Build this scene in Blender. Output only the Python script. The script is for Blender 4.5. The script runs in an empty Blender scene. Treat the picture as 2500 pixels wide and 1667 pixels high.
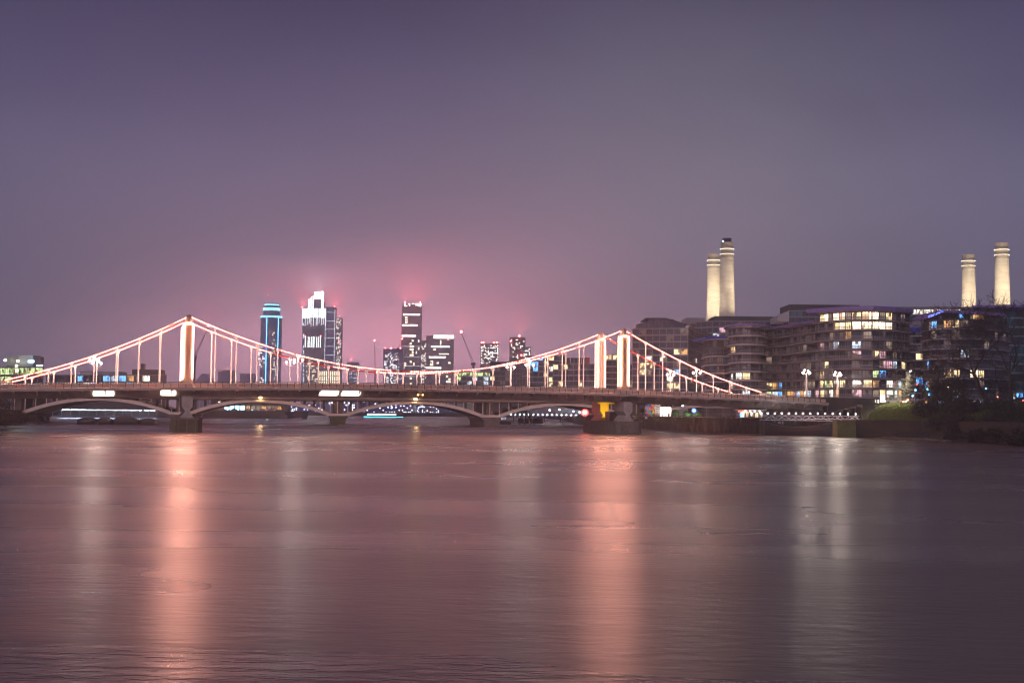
import bpy, math, random
from mathutils import Vector, Matrix
R = math.radians
rng = random.Random(11)
scene = bpy.context.scene
col = scene.collection

# ------------------------------------------------------------------ camera
FPX, TILT, ROLL, CAMZ = 2975.94, 0.0578, 0.0100, 5.292     # focal length in pixels of the 2500 px wide photograph
cam_data = bpy.data.cameras.new('camera')
cam = bpy.data.objects.new('camera', cam_data)
col.objects.link(cam)
cam_data.sensor_width = 36.0
cam_data.lens = 36.0 * FPX / 2500.0
cam_data.clip_start = 0.5
cam_data.clip_end = 20000.0
FWD = Vector((0, math.cos(TILT), math.sin(TILT)))
RGT0 = Vector((1, 0, 0))
UP0 = Vector((0, -math.sin(TILT), math.cos(TILT)))
RGT = RGT0 * math.cos(ROLL) + UP0 * math.sin(ROLL)
UPV = UP0 * math.cos(ROLL) - RGT0 * math.sin(ROLL)
m = Matrix((RGT, UPV, -FWD)).transposed().to_4x4()
m.translation = Vector((0, 0, CAMZ))
cam.matrix_world = m
scene.camera = cam


def at(x, y, depth):
    """world point seen at photograph pixel (x, y) at the distance depth along Y"""
    d = FWD + RGT * ((x - 1250.0) / FPX) - UPV * ((y - 833.5) / FPX)
    return Vector((0, 0, CAMZ)) + d * (depth / d.y)


def zat(x, y, depth):
    return at(x, y, depth).z


# ------------------------------------------------------------------ sky, faint overcast night light, exposure
world = bpy.data.worlds.new('World')
scene.world = world
world.use_nodes = True
wn, wl = world.node_tree.nodes, world.node_tree.links
wn.clear()


def wnode(kind, **kw):
    n = wn.new(kind)
    for k, v in kw.items():
        setattr(n, k, v)
    return n


def wmath(op, a, b=None, clamp=False):
    n = wnode('ShaderNodeMath', operation=op, use_clamp=clamp)
    for i, v in enumerate((a, b)):
        if v is None:
            continue
        if isinstance(v, (int, float)):
            n.inputs[i].default_value = v
        else:
            wl.new(v, n.inputs[i])
    return n.outputs[0]


SUN_ELEV, SUN_ROT = R(-4.0), R(200.0)
tc = wnode('ShaderNodeTexCoord')
sep = wnode('ShaderNodeSeparateXYZ')
wl.new(tc.outputs['Generated'], sep.inputs[0])
ramp = wnode('ShaderNodeValToRGB')
cr = ramp.color_ramp
SKY = [(0.0, (0.124, 0.116, 0.172)), (0.12, (0.120, 0.112, 0.166)), (0.24, (0.102, 0.094, 0.146)), (0.39, (0.076, 0.071, 0.120)),
       (0.56, (0.047, 0.043, 0.087)), (0.74, (0.024, 0.021, 0.051)), (1.0, (0.016, 0.014, 0.036))]
cr.elements[0].position = 0.0
cr.elements[0].color = (*SKY[0][1], 1)
cr.elements[1].position = 1.0
cr.elements[1].color = (*SKY[-1][1], 1)
for p_, c_ in SKY[1:-1]:
    e_ = cr.elements.new(p_)
    e_.color = (*c_, 1)
elev = wmath('MULTIPLY', wmath('MAXIMUM', sep.outputs['Z'], 0.0), 2.3)
wl.new(elev, ramp.inputs[0])


def glow(az, el, wa, we, colour, prev):
    """city light on the low cloud: a soft patch round one bearing (x / y) and height (z / y) over the skyline"""
    inv = wmath('DIVIDE', 1.0, wmath('MAXIMUM', sep.outputs['Y'], 0.02))
    u = wmath('DIVIDE', wmath('SUBTRACT', wmath('MULTIPLY', sep.outputs['X'], inv), az), wa)
    v = wmath('DIVIDE', wmath('SUBTRACT', wmath('MULTIPLY', sep.outputs['Z'], inv), el), we)
    f = wmath('POWER', 2.71828, wmath('MULTIPLY', wmath('ADD', wmath('MULTIPLY', u, u), wmath('MULTIPLY', v, v)), -1.0))
    mx = wnode('ShaderNodeMix', data_type='RGBA', blend_type='ADD')
    wl.new(f, mx.inputs['Factor'])
    wl.new(prev, mx.inputs['A'])
    mx.inputs['B'].default_value = (*colour, 1)
    return mx.outputs['Result']


sky = ramp.outputs[0]
sky = glow(-0.03, 0.09, 0.30, 0.12, (0.056, 0.030, 0.024), sky)
sky = glow(-0.12, 0.050, 0.165, 0.050, (0.800, 0.310, 0.400), sky)
sky = glow(0.17, 0.22, 0.20, 0.15, (0.034, 0.036, 0.022), sky)
# uneven low cloud
mp = wnode('ShaderNodeMapping')
mp.inputs['Scale'].default_value = (2.2, 2.2, 7.0)
wl.new(tc.outputs['Generated'], mp.inputs[0])
nz = wnode('ShaderNodeTexNoise')
nz.inputs['Scale'].default_value = 1.6
nz.inputs['Detail'].default_value = 3.0
nz.inputs['Roughness'].default_value = 0.45
wl.new(mp.outputs[0], nz.inputs['Vector'])
cl = wnode('ShaderNodeMapRange')
cl.inputs['From Min'].default_value = 0.25
cl.inputs['From Max'].default_value = 0.75
cl.inputs['To Min'].default_value = 0.87
cl.inputs['To Max'].default_value = 1.13
wl.new(nz.outputs['Fac'], cl.inputs['Value'])
mul = wnode('ShaderNodeVectorMath', operation='SCALE')
wl.new(sky, mul.inputs[0])
wl.new(cl.outputs[0], mul.inputs['Scale'])
bg = wnode('ShaderNodeBackground')
wl.new(mul.outputs[0], bg.inputs['Color'])
bg.inputs['Strength'].default_value = 1.2
nish = wnode('ShaderNodeTexSky', sky_type='NISHITA')
nish.sun_disc = False
nish.sun_elevation = SUN_ELEV
nish.sun_rotation = SUN_ROT
bg2 = wnode('ShaderNodeBackground')
wl.new(nish.outputs[0], bg2.inputs['Color'])
bg2.inputs['Strength'].default_value = 0.05
addw = wnode('ShaderNodeAddShader')
wl.new(bg.outputs[0], addw.inputs[0])
wl.new(bg2.outputs[0], addw.inputs[1])
wo = wnode('ShaderNodeOutputWorld')
wl.new(addw.outputs[0], wo.inputs['Surface'])
world.cycles.sampling_method = 'AUTOMATIC'

sun_data = bpy.data.lights.new('sun', 'SUN')
sun_data.energy = 0.45
sun_data.angle = R(40)
sun_data.color = (0.97, 0.86, 0.93)
sun = bpy.data.objects.new('sun', sun_data)
sun.rotation_euler = (R(62), 0, R(-22))
sun.location = (0, -200, 300)
col.objects.link(sun)

vs = scene.view_settings
vs.view_transform = 'Standard'
vs.look = 'None'
vs.exposure = 0.9
vs.gamma = 1.0
vs.use_curve_mapping = False
cy = scene.cycles
cy.use_denoising = True
try:
    cy.denoiser = 'OPENIMAGEDENOISE'
except Exception:
    pass
cy.max_bounces = 5
cy.diffuse_bounces = 2
cy.glossy_bounces = 3
cy.transmission_bounces = 3
cy.transparent_max_bounces = 10
cy.volume_bounces = 1
cy.sample_clamp_indirect = 6.0
cy.sample_clamp_direct = 24.0
cy.caustics_reflective = False
cy.caustics_refractive = False
cy.use_light_tree = True
cy.filter_width = 1.15


# ------------------------------------------------------------------ materials
MATS = {}


def mat(name, c, rough=0.7, metal=0.0, var=0.18, scale=1.5, bump=0.0, spec=0.5, c2=None, stretch=(1, 1, 1)):
    """procedural paint / stone / metal with noise in its colour and an optional fine relief"""
    if name in MATS:
        return MATS[name]
    mt = bpy.data.materials.new(name)
    mt.use_nodes = True
    n, l = mt.node_tree.nodes, mt.node_tree.links
    b = n['Principled BSDF']
    b.inputs['Roughness'].default_value = rough
    b.inputs['Metallic'].default_value = metal
    b.inputs['Specular IOR Level'].default_value = spec
    t = n.new('ShaderNodeTexCoord')
    mpn = n.new('ShaderNodeMapping')
    mpn.inputs['Scale'].default_value = stretch
    l.new(t.outputs['Object'], mpn.inputs[0])
    ns = n.new('ShaderNodeTexNoise')
    ns.inputs['Scale'].default_value = scale
    ns.inputs['Detail'].default_value = 6
    ns.inputs['Roughness'].default_value = 0.65
    l.new(mpn.outputs[0], ns.inputs['Vector'])
    rp = n.new('ShaderNodeValToRGB')
    rp.color_ramp.elements[0].position = 0.28
    rp.color_ramp.elements[1].position = 0.72
    lo = c2 if c2 else tuple(max(0, x * (1 - var)) for x in c)
    hi = c if c2 else tuple(min(1, x * (1 + var)) for x in c)
    rp.color_ramp.elements[0].color = (*lo, 1)
    rp.color_ramp.elements[1].color = (*hi, 1)
    l.new(ns.outputs['Fac'], rp.inputs[0])
    l.new(rp.outputs[0], b.inputs['Base Color'])
    if bump:
        bp = n.new('ShaderNodeBump')
        bp.inputs['Strength'].default_value = bump
        bp.inputs['Distance'].default_value = 0.08
        l.new(ns.outputs['Fac'], bp.inputs['Height'])
        l.new(bp.outputs[0], b.inputs['Normal'])
    MATS[name] = mt
    return mt


def emit(name, c, s, sample=True, base=(0.6, 0.6, 0.6)):
    """a lamp's own light"""
    if name in MATS:
        return MATS[name]
    mt = bpy.data.materials.new(name)
    mt.use_nodes = True
    b = mt.node_tree.nodes['Principled BSDF']
    b.inputs['Base Color'].default_value = (*base, 1)
    b.inputs['Roughness'].default_value = 0.4
    b.inputs['Emission Color'].default_value = (*c, 1)
    b.inputs['Emission Strength'].default_value = s
    mt.cycles.emission_sampling = 'FRONT' if sample else 'NONE'
    MATS[name] = mt
    return mt


def lit_room(name, c, s, scale=0.9, lo=0.25, dark=(0.30, 0.17, 0.09)):
    """a lit window: the room behind the pane with curtains and furniture as darker patches"""
    if name in MATS:
        return MATS[name]
    mt = bpy.data.materials.new(name)
    mt.use_nodes = True
    n, l = mt.node_tree.nodes, mt.node_tree.links
    b = n['Principled BSDF']
    b.inputs['Base Color'].default_value = (0.08, 0.07, 0.06, 1)
    b.inputs['Roughness'].default_value = 0.15
    t = n.new('ShaderNodeTexCoord')
    oi = n.new('ShaderNodeObjectInfo')
    ad = n.new('ShaderNodeVectorMath')
    ad.operation = 'MULTIPLY_ADD'
    ad.inputs[1].default_value = (1.0, 0.2, 0.55)
    l.new(t.outputs['Object'], ad.inputs[0])
    cb = n.new('ShaderNodeCombineXYZ')
    ml = n.new('ShaderNodeMath')
    ml.operation = 'MULTIPLY'
    ml.inputs[1].default_value = 73.0
    l.new(oi.outputs['Random'], ml.inputs[0])
    l.new(ml.outputs[0], cb.inputs[0])
    l.new(ml.outputs[0], cb.inputs[1])
    l.new(cb.outputs[0], ad.inputs[2])
    vo = n.new('ShaderNodeTexVoronoi')
    vo.distance = 'CHEBYCHEV'
    vo.inputs['Scale'].default_value = scale
    l.new(ad.outputs[0], vo.inputs['Vector'])
    sp = n.new('ShaderNodeSeparateColor')
    l.new(vo.outputs['Color'], sp.inputs[0])
    rp = n.new('ShaderNodeValToRGB')
    rp.color_ramp.elements[0].position = 0.18
    rp.color_ramp.elements[0].color = (*[x * lo for x in dark], 1)
    rp.color_ramp.elements[1].position = 0.62
    rp.color_ramp.elements[1].color = (*c, 1)
    l.new(sp.outputs[0], rp.inputs[0])
    l.new(rp.outputs[0], b.inputs['Emission Color'])
    b.inputs['Emission Strength'].default_value = s
    mt.cycles.emission_sampling = 'NONE'
    MATS[name] = mt
    return mt


def glass(name, c, rough=0.08, var=0.5, curtain=(0.10, 0.09, 0.09), amount=0.3):
    """an unlit pane: dark and glossy, with a pale blind or curtain behind some of them"""
    if name in MATS:
        return MATS[name]
    mt = bpy.data.materials.new(name)
    mt.use_nodes = True
    n, l = mt.node_tree.nodes, mt.node_tree.links
    b = n['Principled BSDF']
    b.inputs['Roughness'].default_value = rough
    b.inputs['IOR'].default_value = 1.5
    t = n.new('ShaderNodeTexCoord')
    oi = n.new('ShaderNodeObjectInfo')
    cb = n.new('ShaderNodeCombineXYZ')
    ml = n.new('ShaderNodeMath')
    ml.operation = 'MULTIPLY'
    ml.inputs[1].default_value = 91.0
    l.new(oi.outputs['Random'], ml.inputs[0])
    l.new(ml.outputs[0], cb.inputs[0])
    l.new(ml.outputs[0], cb.inputs[2])
    ad = n.new('ShaderNodeVectorMath')
    ad.operation = 'MULTIPLY_ADD'
    ad.inputs[1].default_value = (1.1, 0.0, 0.25)
    l.new(t.outputs['Object'], ad.inputs[0])
    l.new(cb.outputs[0], ad.inputs[2])
    vo = n.new('ShaderNodeTexVoronoi')
    vo.distance = 'CHEBYCHEV'
    vo.inputs['Scale'].default_value = 1.0
    l.new(ad.outputs[0], vo.inputs['Vector'])
    sp = n.new('ShaderNodeSeparateColor')
    l.new(vo.outputs['Color'], sp.inputs[0])
    rp = n.new('ShaderNodeValToRGB')
    rp.color_ramp.elements[0].position = 1 - amount - 0.12
    rp.color_ramp.elements[0].color = (*c, 1)
    rp.color_ramp.elements[1].position = min(0.98, 1 - amount + 0.1)
    rp.color_ramp.elements[1].color = (*curtain, 1)
    l.new(sp.outputs[1], rp.inputs[0])
    l.new(rp.outputs[0], b.inputs['Base Color'])
    MATS[name] = mt
    return mt


# ------------------------------------------------------------------ mesh helpers
class MB:
    """collects faces; build() links them as ONE mesh object"""

    def __init__(self):
        self.v, self.f, self.mi = [], [], []
        self.cur = 0

    def face(self, pts):
        i = len(self.v)
        self.v.extend(tuple(p) for p in pts)
        self.f.append(tuple(range(i, i + len(pts))))
        self.mi.append(self.cur)

    def faces(self, pts, idx):
        i = len(self.v)
        self.v.extend(tuple(p) for p in pts)
        for q in idx:
            self.f.append(tuple(i + k for k in q))
            self.mi.append(self.cur)

    HEX = ((0, 3, 2, 1), (4, 5, 6, 7), (0, 1, 5, 4), (1, 2, 6, 5), (2, 3, 7, 6), (3, 0, 4, 7))

    def hexa(self, p):
        self.faces(p, self.HEX)

    def box(self, x0, x1, y0, y1, z0, z1):
        self.hexa(((x0, y0, z0), (x1, y0, z0), (x1, y1, z0), (x0, y1, z0), (x0, y0, z1), (x1, y0, z1), (x1, y1, z1), (x0, y1, z1)))

    def beam(self, a, b, w, h=None, up=(0, 0, 1)):
        a, b = Vector(a), Vector(b)
        h = w if h is None else h
        d = (b - a).normalized()
        s = d.cross(Vector(up))
        if s.length < 1e-4:
            s = d.cross(Vector((1, 0, 0)))
        s.normalize()
        t = s.cross(d).normalized()
        s, t = s * w / 2, t * h / 2
        self.hexa((a - s - t, a + s - t, b + s - t, b - s - t, a - s + t, a + s + t, b + s + t, b - s + t))

    def tube(self, a, b, r0, r1=None, n=8, cap=True):
        a, b = Vector(a), Vector(b)
        r1 = r0 if r1 is None else r1
        d = (b - a).normalized()
        s = d.cross(Vector((0, 0, 1)))
        if s.length < 1e-4:
            s = Vector((1, 0, 0))
        s.normalize()
        t = d.cross(s)
        pts = []
        for c, r in ((a, r0), (b, r1)):
            for k in range(n):
                q = 2 * math.pi * k / n
                pts.append(c + s * (r * math.cos(q)) + t * (r * math.sin(q)))
        idx = [(k, (k + 1) % n, n + (k + 1) % n, n + k) for k in range(n)]
        if cap:
            idx += [tuple(range(n - 1, -1, -1)), tuple(range(n, 2 * n))]
        self.faces(pts, idx)

    def path(self, pts, r, n=6):
        """a bent tube through pts"""
        pts = [Vector(p) for p in pts]
        rings = []
        for i, p in enumerate(pts):
            d = (pts[min(i + 1, len(pts) - 1)] - pts[max(i - 1, 0)]).normalized()
            s = d.cross(Vector((0, 0, 1)))
            if s.length < 1e-4:
                s = Vector((1, 0, 0))
            s.normalize()
            t = d.cross(s)
            rr = r[i] if isinstance(r, (list, tuple)) else r
            rings.append([p + s * (rr * math.cos(2 * math.pi * k / n)) + t * (rr * math.sin(2 * math.pi * k / n)) for k in range(n)])
        flat = [q for g in rings for q in g]
        idx = []
        for i in range(len(pts) - 1):
            for k in range(n):
                idx.append((i * n + k, i * n + (k + 1) % n, (i + 1) * n + (k + 1) % n, (i + 1) * n + k))
        idx += [tuple(range(n - 1, -1, -1)), tuple(range((len(pts) - 1) * n, len(pts) * n))]
        self.faces(flat, idx)

    def lathe(self, prof, c=(0, 0, 0), n=16):
        pts = []
        for r, z in prof:
            for k in range(n):
                q = 2 * math.pi * k / n
                pts.append((c[0] + r * math.cos(q), c[1] + r * math.sin(q), c[2] + z))
        idx = []
        for i in range(len(prof) - 1):
            for k in range(n):
                idx.append((i * n + k, i * n + (k + 1) % n, (i + 1) * n + (k + 1) % n, (i + 1) * n + k))
        idx += [tuple(range(n - 1, -1, -1)), tuple(range((len(prof) - 1) * n, len(prof) * n))]
        self.faces(pts, idx)

    def prism_z(self, poly, z0, z1):
        n = len(poly)
        pts = [(x, y, z0) for x, y in poly] + [(x, y, z1) for x, y in poly]
        idx = [(k, (k + 1) % n, n + (k + 1) % n, n + k) for k in range(n)]
        idx += [tuple(range(n - 1, -1, -1)), tuple(range(n, 2 * n))]
        self.faces(pts, idx)

    def prism_y(self, poly, y0, y1):
        """polygon in x, z pushed along y"""
        n = len(poly)
        pts = [(x, y0, z) for x, z in poly] + [(x, y1, z) for x, z in poly]
        idx = [(k, (k + 1) % n, n + (k + 1) % n, n + k) for k in range(n)]
        idx += [tuple(range(n - 1, -1, -1)), tuple(range(n, 2 * n))]
        self.faces(pts, idx)

    def octa(self, c, r):
        x, y, z = c
        self.faces(((x + r, y, z), (x, y + r, z), (x - r, y, z), (x, y - r, z), (x, y, z + r), (x, y, z - r)),
                   ((0, 1, 4), (1, 2, 4), (2, 3, 4), (3, 0, 4), (1, 0, 5), (2, 1, 5), (3, 2, 5), (0, 3, 5)))

    def ball(self, c, r, n=12, m_=7, sz=1.0):
        prof = [(r * math.sin(math.pi * i / m_) + 1e-4, -r * sz * math.cos(math.pi * i / m_)) for i in range(m_ + 1)]
        self.lathe(prof, c, n)

    def mesh(self, name, *mats):
        me = bpy.data.meshes.new(name)
        me.from_pydata(self.v, [], self.f)
        for m_ in mats:
            me.materials.append(m_)
        if len(mats) > 1:
            me.polygons.foreach_set('material_index', self.mi)
        me.update()
        return me

    def build(self, name, m_, parent=None, smooth=False, **kw):
        mats = m_ if isinstance(m_, (list, tuple)) else (m_,)
        me = self.mesh(name, *mats)
        if smooth:
            me.polygons.foreach_set('use_smooth', [True] * len(me.polygons))
        return link(name, me, parent, **kw)


def link(name, me, parent=None, loc=None, rz=None, **kw):
    o = bpy.data.objects.new(name, me)
    col.objects.link(o)
    if parent is not None:
        o.parent = parent
    if loc is not None:
        o.location = loc
    if rz is not None:
        o.rotation_euler = (0, 0, rz)
    return tag(o, **kw)


def tag(o, label=None, cat=None, group=None, kind=None):
    if label:
        o['label'] = label
    if cat:
        o['category'] = cat
    if group:
        o['group'] = group
    if kind:
        o['kind'] = kind
    return o


def thing(name, label, cat, loc=(0, 0, 0), rz=0.0, group=None):
    return link(name, None, None, loc, rz, label=label, cat=cat, group=group)


def copy_tree(o, parent=None):
    c = o.copy()
    col.objects.link(c)
    c.parent = parent
    for ch in list(o.children):
        copy_tree(ch, c)
    return c


M_STEEL = mat('girder paint', (0.30, 0.235, 0.20), 0.55, var=0.25, scale=0.8)
M_FASCIA = mat('fascia paint', (0.42, 0.34, 0.29), 0.5, var=0.18, scale=0.6)
M_PANEL = mat('parapet paint', (0.62, 0.50, 0.42), 0.5, var=0.2, scale=0.35)
M_RAIL = mat('dark rail paint', (0.06, 0.045, 0.045), 0.45)
M_WHITE = mat('white paint', (0.80, 0.77, 0.72), 0.45, var=0.07)
M_RED = mat('red paint', (0.62, 0.035, 0.02), 0.4, var=0.15)
M_CONC = mat('concrete', (0.40, 0.36, 0.33), 0.85, var=0.25, scale=0.9, bump=0.4)
M_GRAN = mat('granite', (0.16, 0.135, 0.115), 0.85, var=0.4, scale=0.7, bump=0.5)
M_ALGAE = mat('algae stone', (0.075, 0.075, 0.03), 0.8, var=0.5, scale=0.6, bump=0.5)
M_DARK = mat('dark metal', (0.03, 0.03, 0.035), 0.5)
M_BLACK = mat('black hull paint', (0.012, 0.012, 0.014), 0.5)
M_ASPH = mat('asphalt', (0.05, 0.05, 0.052), 0.9)
M_BULB = emit('bulb', (1.0, 0.42, 0.30), 560.0)
M_GLOBE = emit('lamp globe', (1.0, 0.84, 0.72), 190.0)
M_SODIUM = emit('sodium lamp', (1.0, 0.62, 0.26), 130.0)
M_AMBER = emit('amber lamp', (1.0, 0.50, 0.08), 12.0)
M_REDLAMP = emit('red lamp', (1.0, 0.06, 0.05), 40.0)
M_PANELGLOW = emit('girder web glow', (1.0, 0.82, 0.66), 1.9)  # glow in place of floodlight falling on the girder web
# ------------------------------------------------------------------ river
def water_material():
    mt = bpy.data.materials.new('river water')
    mt.use_nodes = True
    n, l = mt.node_tree.nodes, mt.node_tree.links
    b = n['Principled BSDF']
    b.inputs['IOR'].default_value = 1.333
    b.inputs['Specular Tint'].default_value = (1.0, 0.80, 0.67, 1)
    b.inputs['Base Color'].default_value = (0.15, 0.08, 0.05, 1)
    t = n.new('ShaderNodeTexCoord')
    ripples = []
    for sc, det, st, w in (((0.95, 2.3, 1), 3.0, 1.0, 1.0), ((0.16, 0.40, 1), 2.0, 1.0, 1.5), ((0.012, 0.045, 1), 3.0, 1.0, 2.2)):
        mp_ = n.new('ShaderNodeMapping')
        mp_.inputs['Scale'].default_value = sc
        mp_.inputs['Rotation'].default_value = (0, 0, R(6))
        l.new(t.outputs['Object'], mp_.inputs[0])
        nz_ = n.new('ShaderNodeTexNoise')
        nz_.inputs['Scale'].default_value = 1.0
        nz_.inputs['Detail'].default_value = det
        l.new(mp_.outputs[0], nz_.inputs['Vector'])
        mm = n.new('ShaderNodeMath')
        mm.operation = 'MULTIPLY'
        mm.inputs[1].default_value = w
        l.new(nz_.outputs['Fac'], mm.inputs[0])
        ripples.append((mm.outputs[0], nz_.outputs['Fac']))
    s1 = n.new('ShaderNodeMath')
    l.new(ripples[0][0], s1.inputs[0])
    l.new(ripples[1][0], s1.inputs[1])
    s2 = n.new('ShaderNodeMath')
    l.new(s1.outputs[0], s2.inputs[0])
    l.new(ripples[2][0], s2.inputs[1])
    bp = n.new('ShaderNodeBump')
    bp.inputs['Strength'].default_value = 1.0
    bp.inputs['Distance'].default_value = 0.022
    l.new(s2.outputs[0], bp.inputs['Height'])
    l.new(bp.outputs[0], b.inputs['Normal'])
    mr = n.new('ShaderNodeMapRange')
    mr.inputs['From Min'].default_value = 0.3
    mr.inputs['From Max'].default_value = 0.7
    mr.inputs['To Min'].default_value = 0.22
    mr.inputs['To Max'].default_value = 0.35
    l.new(ripples[2][1], mr.inputs['Value'])
    l.new(mr.outputs[0], b.inputs['Roughness'])
    return mt


w_ = MB()
w_.face(((-2150, -230, 0), (2150, -230, 0), (2150, 3650, 0), (-2150, 3650, 0)))
w_.build('river', water_material(), kind='structure')

# ------------------------------------------------------------------ banks: land sheets with river walls
M_LAND = mat('dark ground', (0.022, 0.021, 0.018), 0.95, var=0.4, scale=0.2)
M_RWALL = mat('river wall stone', (0.024, 0.020, 0.015), 0.9, var=0.45, scale=0.5, bump=0.4)
M_PILE = mat('sheet pile rust', (0.060, 0.040, 0.028), 0.85, var=0.6, scale=0.45, bump=0.3, stretch=(1, 1, 0.35))
BANK = 4.3
SOUTH = [(101, -230), (98, 60), (95.5, 225), (95, 283), (84.7, 300), (71, 325), (54, 366), (44.6, 420), (33, 500), (31, 543), (38, 926), (20, 1228)]
NORTH = [(-175, -230), (-165, 200), (-153, 300), (-150, 362), (-173, 432), (-262, 640), (-258, 694), (-136, 735), (-150, 900), (-215, 1215)]
FAR = [(-215, 1215), (-100, 1222), (20, 1228)]


def bank(name, line, back, wallname):
    g = MB()
    pts = [(x, y, BANK) for x, y in line] + [(x, y, BANK) for x, y in back]
    g.face(pts)
    g.build(name, M_LAND, kind='structure')
    w = MB()
    for (ax, ay), (bx, by) in zip(line, line[1:]):
        w.face(((ax, ay, -1), (bx, by, -1), (bx, by, BANK), (ax, ay, BANK)))
    return w


sw = bank('south_bank_ground', SOUTH, [(20, 3650), (2150, 3650), (2150, -230)], '')
sw.build('river_wall', M_RWALL, label='dark south river wall along the water below the apartment blocks', cat='river wall')
nw = bank('north_bank_ground', NORTH, [(-215, 3650), (-2150, 3650), (-2150, -230)], '')
nw.build('river_wall', M_RWALL, label='stone north embankment wall beyond the arches, below the trees', cat='river wall')
fw = bank('far_bank_ground', FAR, [(20, 3650), (-215, 3650)], '')
fw.build('river_wall', M_RWALL, label='low far river wall at the bend of the river', cat='river wall')

# ------------------------------------------------------------------ haze: one even volume round the whole scene
hz = MB()
hz.box(-2200, 2200, -240, 3700, -1.5, 330)
hm = bpy.data.materials.new('haze air')
hm.use_nodes = True
hn, hl = hm.node_tree.nodes, hm.node_tree.links
hn.remove(hn['Principled BSDF'])
pv = hn.new('ShaderNodeVolumePrincipled')
pv.inputs['Color'].default_value = (0.90, 0.87, 0.95, 1)
pv.inputs['Density'].default_value = 0.00042
pv.inputs['Anisotropy'].default_value = 0.65
hl.new(pv.outputs[0], hn['Material Output'].inputs['Volume'])
hz.build('haze', hm, kind='stuff')
# ------------------------------------------------------------------ suspension bridge (local x along the bridge, y across, z up)
BP, BA, BW, SPAN, PITCH, GAP = Vector((-74.303, 279.462, 0)), 0.2914, 16.528, 107.3, 4.7577, 6.073
ZTOP = 26.9


def zpar(s):
    return 11.36 + 0.4725 * (1 - ((s - SPAN / 2) / (SPAN / 2)) ** 2)


bridge = thing('suspension_bridge', 'suspension bridge with lit white towers and bulb-hung red cables over the river', 'bridge', BP, BA)
S0, S1 = -62.0, 164.0
NEARW, GIRW = -4.0, -0.9
FARW = BW + 4.0
PSTEP = 1.62


def ribbon(mb, prof, s0, s1, step=3.3):
    """a profile in (w, dz below the parapet) swept along the cambered deck"""
    n = max(1, int(round((s1 - s0) / step)))
    k = len(prof)
    pts, idx = [], []
    for i in range(n + 1):
        s = s0 + (s1 - s0) * i / n
        for w, dz in prof:
            pts.append((s, w, zpar(s) + dz))
    for i in range(n):
        for j in range(k):
            a, b = i * k + j, i * k + (j + 1) % k
            idx.append((a, a + k, b + k, b))
    idx.append(tuple(range(k)))
    idx.append(tuple(range(n * k + k - 1, n * k - 1, -1)))
    mb.faces(pts, idx)


def rect(w0, w1, z0, z1):
    return [(w0, z0), (w1, z0), (w1, z1), (w0, z1)]


b_ = MB(); ribbon(b_, rect(GIRW - 0.01, BW + 0.9, -1.75, -1.35), S0, S1); b_.build('deck', M_ASPH, bridge)
b_ = MB(); ribbon(b_, rect(NEARW + 0.02, GIRW - 0.012, -1.62, -1.30), S0, S1); b_.build('footway', M_CONC, bridge)
b_ = MB(); ribbon(b_, rect(BW + 0.91, FARW, -1.62, -1.30), S0, S1); b_.build('footway', M_CONC, bridge)
fascia = MB(); ribbon(fascia, rect(NEARW - 0.12, NEARW + 0.018, -1.86, -1.26), S0, S1)
fascia = fascia.build('fascia', M_FASCIA, bridge)
b_ = MB(); ribbon(b_, rect(GIRW, GIRW + 0.06, -3.15, -1.752), S0, S1)
gird = b_.build('girder', M_STEEL, bridge)
b_ = MB(); ribbon(b_, rect(GIRW - 0.35, GIRW + 0.35, -3.24, -3.152), S0, S1); b_.build('girder_flange', M_STEEL, bridge)
b_ = MB(); ribbon(b_, rect(BW + 0.84, BW + 0.9, -3.15, -1.752), S0, S1); b_.build('girder', M_STEEL, bridge)
b_ = MB(); ribbon(b_, rect(BW + 0.4, BW + 1.2, -3.24, -3.152), S0, S1); b_.build('girder_flange', M_STEEL, bridge)
# cross girders under the deck
cg = MB(); cg.box(-0.12, 0.12, GIRW + 0.07, BW + 0.83, -0.9, 0)
cg = cg.mesh('cross_girder', M_STEEL)
for i in range(-12, 35):
    s = GAP + i * PITCH
    if S0 < s < S1:
        link('cross_girder', cg, bridge, (s, 0, zpar(s) - 1.76))
# web stiffeners and the corbels that carry the footway
st_ = MB(); st_.box(-0.05, 0.05, GIRW - 0.22, GIRW - 0.003, -1.39, 0); st_ = st_.mesh('stiffener', M_STEEL)
cb_ = MB(); cb_.faces([(-0.09, NEARW + 0.05, 0), (0.09, NEARW + 0.05, 0), (0.09, GIRW - 0.23, 0), (-0.09, GIRW - 0.23, 0),
                      (-0.09, NEARW + 0.05, -0.28), (0.09, NEARW + 0.05, -0.28), (0.09, GIRW - 0.23, -1.2), (-0.09, GIRW - 0.23, -1.2)],
                     MB.HEX)
cb_.faces([(-0.28, NEARW - 0.16, -0.24), (0.28, NEARW - 0.16, -0.24), (0.28, NEARW + 0.04, -0.24), (-0.28, NEARW + 0.04, -0.24),
           (-0.10, NEARW - 0.16, -0.52), (0.10, NEARW - 0.16, -0.52), (0.10, NEARW + 0.04, -0.52), (-0.10, NEARW + 0.04, -0.52)], MB.HEX)
cb_ = cb_.mesh('corbel', M_FASCIA)
s = GAP - 14 * PITCH
while s < S1:
    if s > S0:
        link('corbel', cb_, bridge, (s, 0, zpar(s) - 1.63))
        for d in (0, PITCH / 2):
            link('stiffener', st_, bridge, (s + d, 0, zpar(s + d) - 1.755))
    s += PITCH
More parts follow.
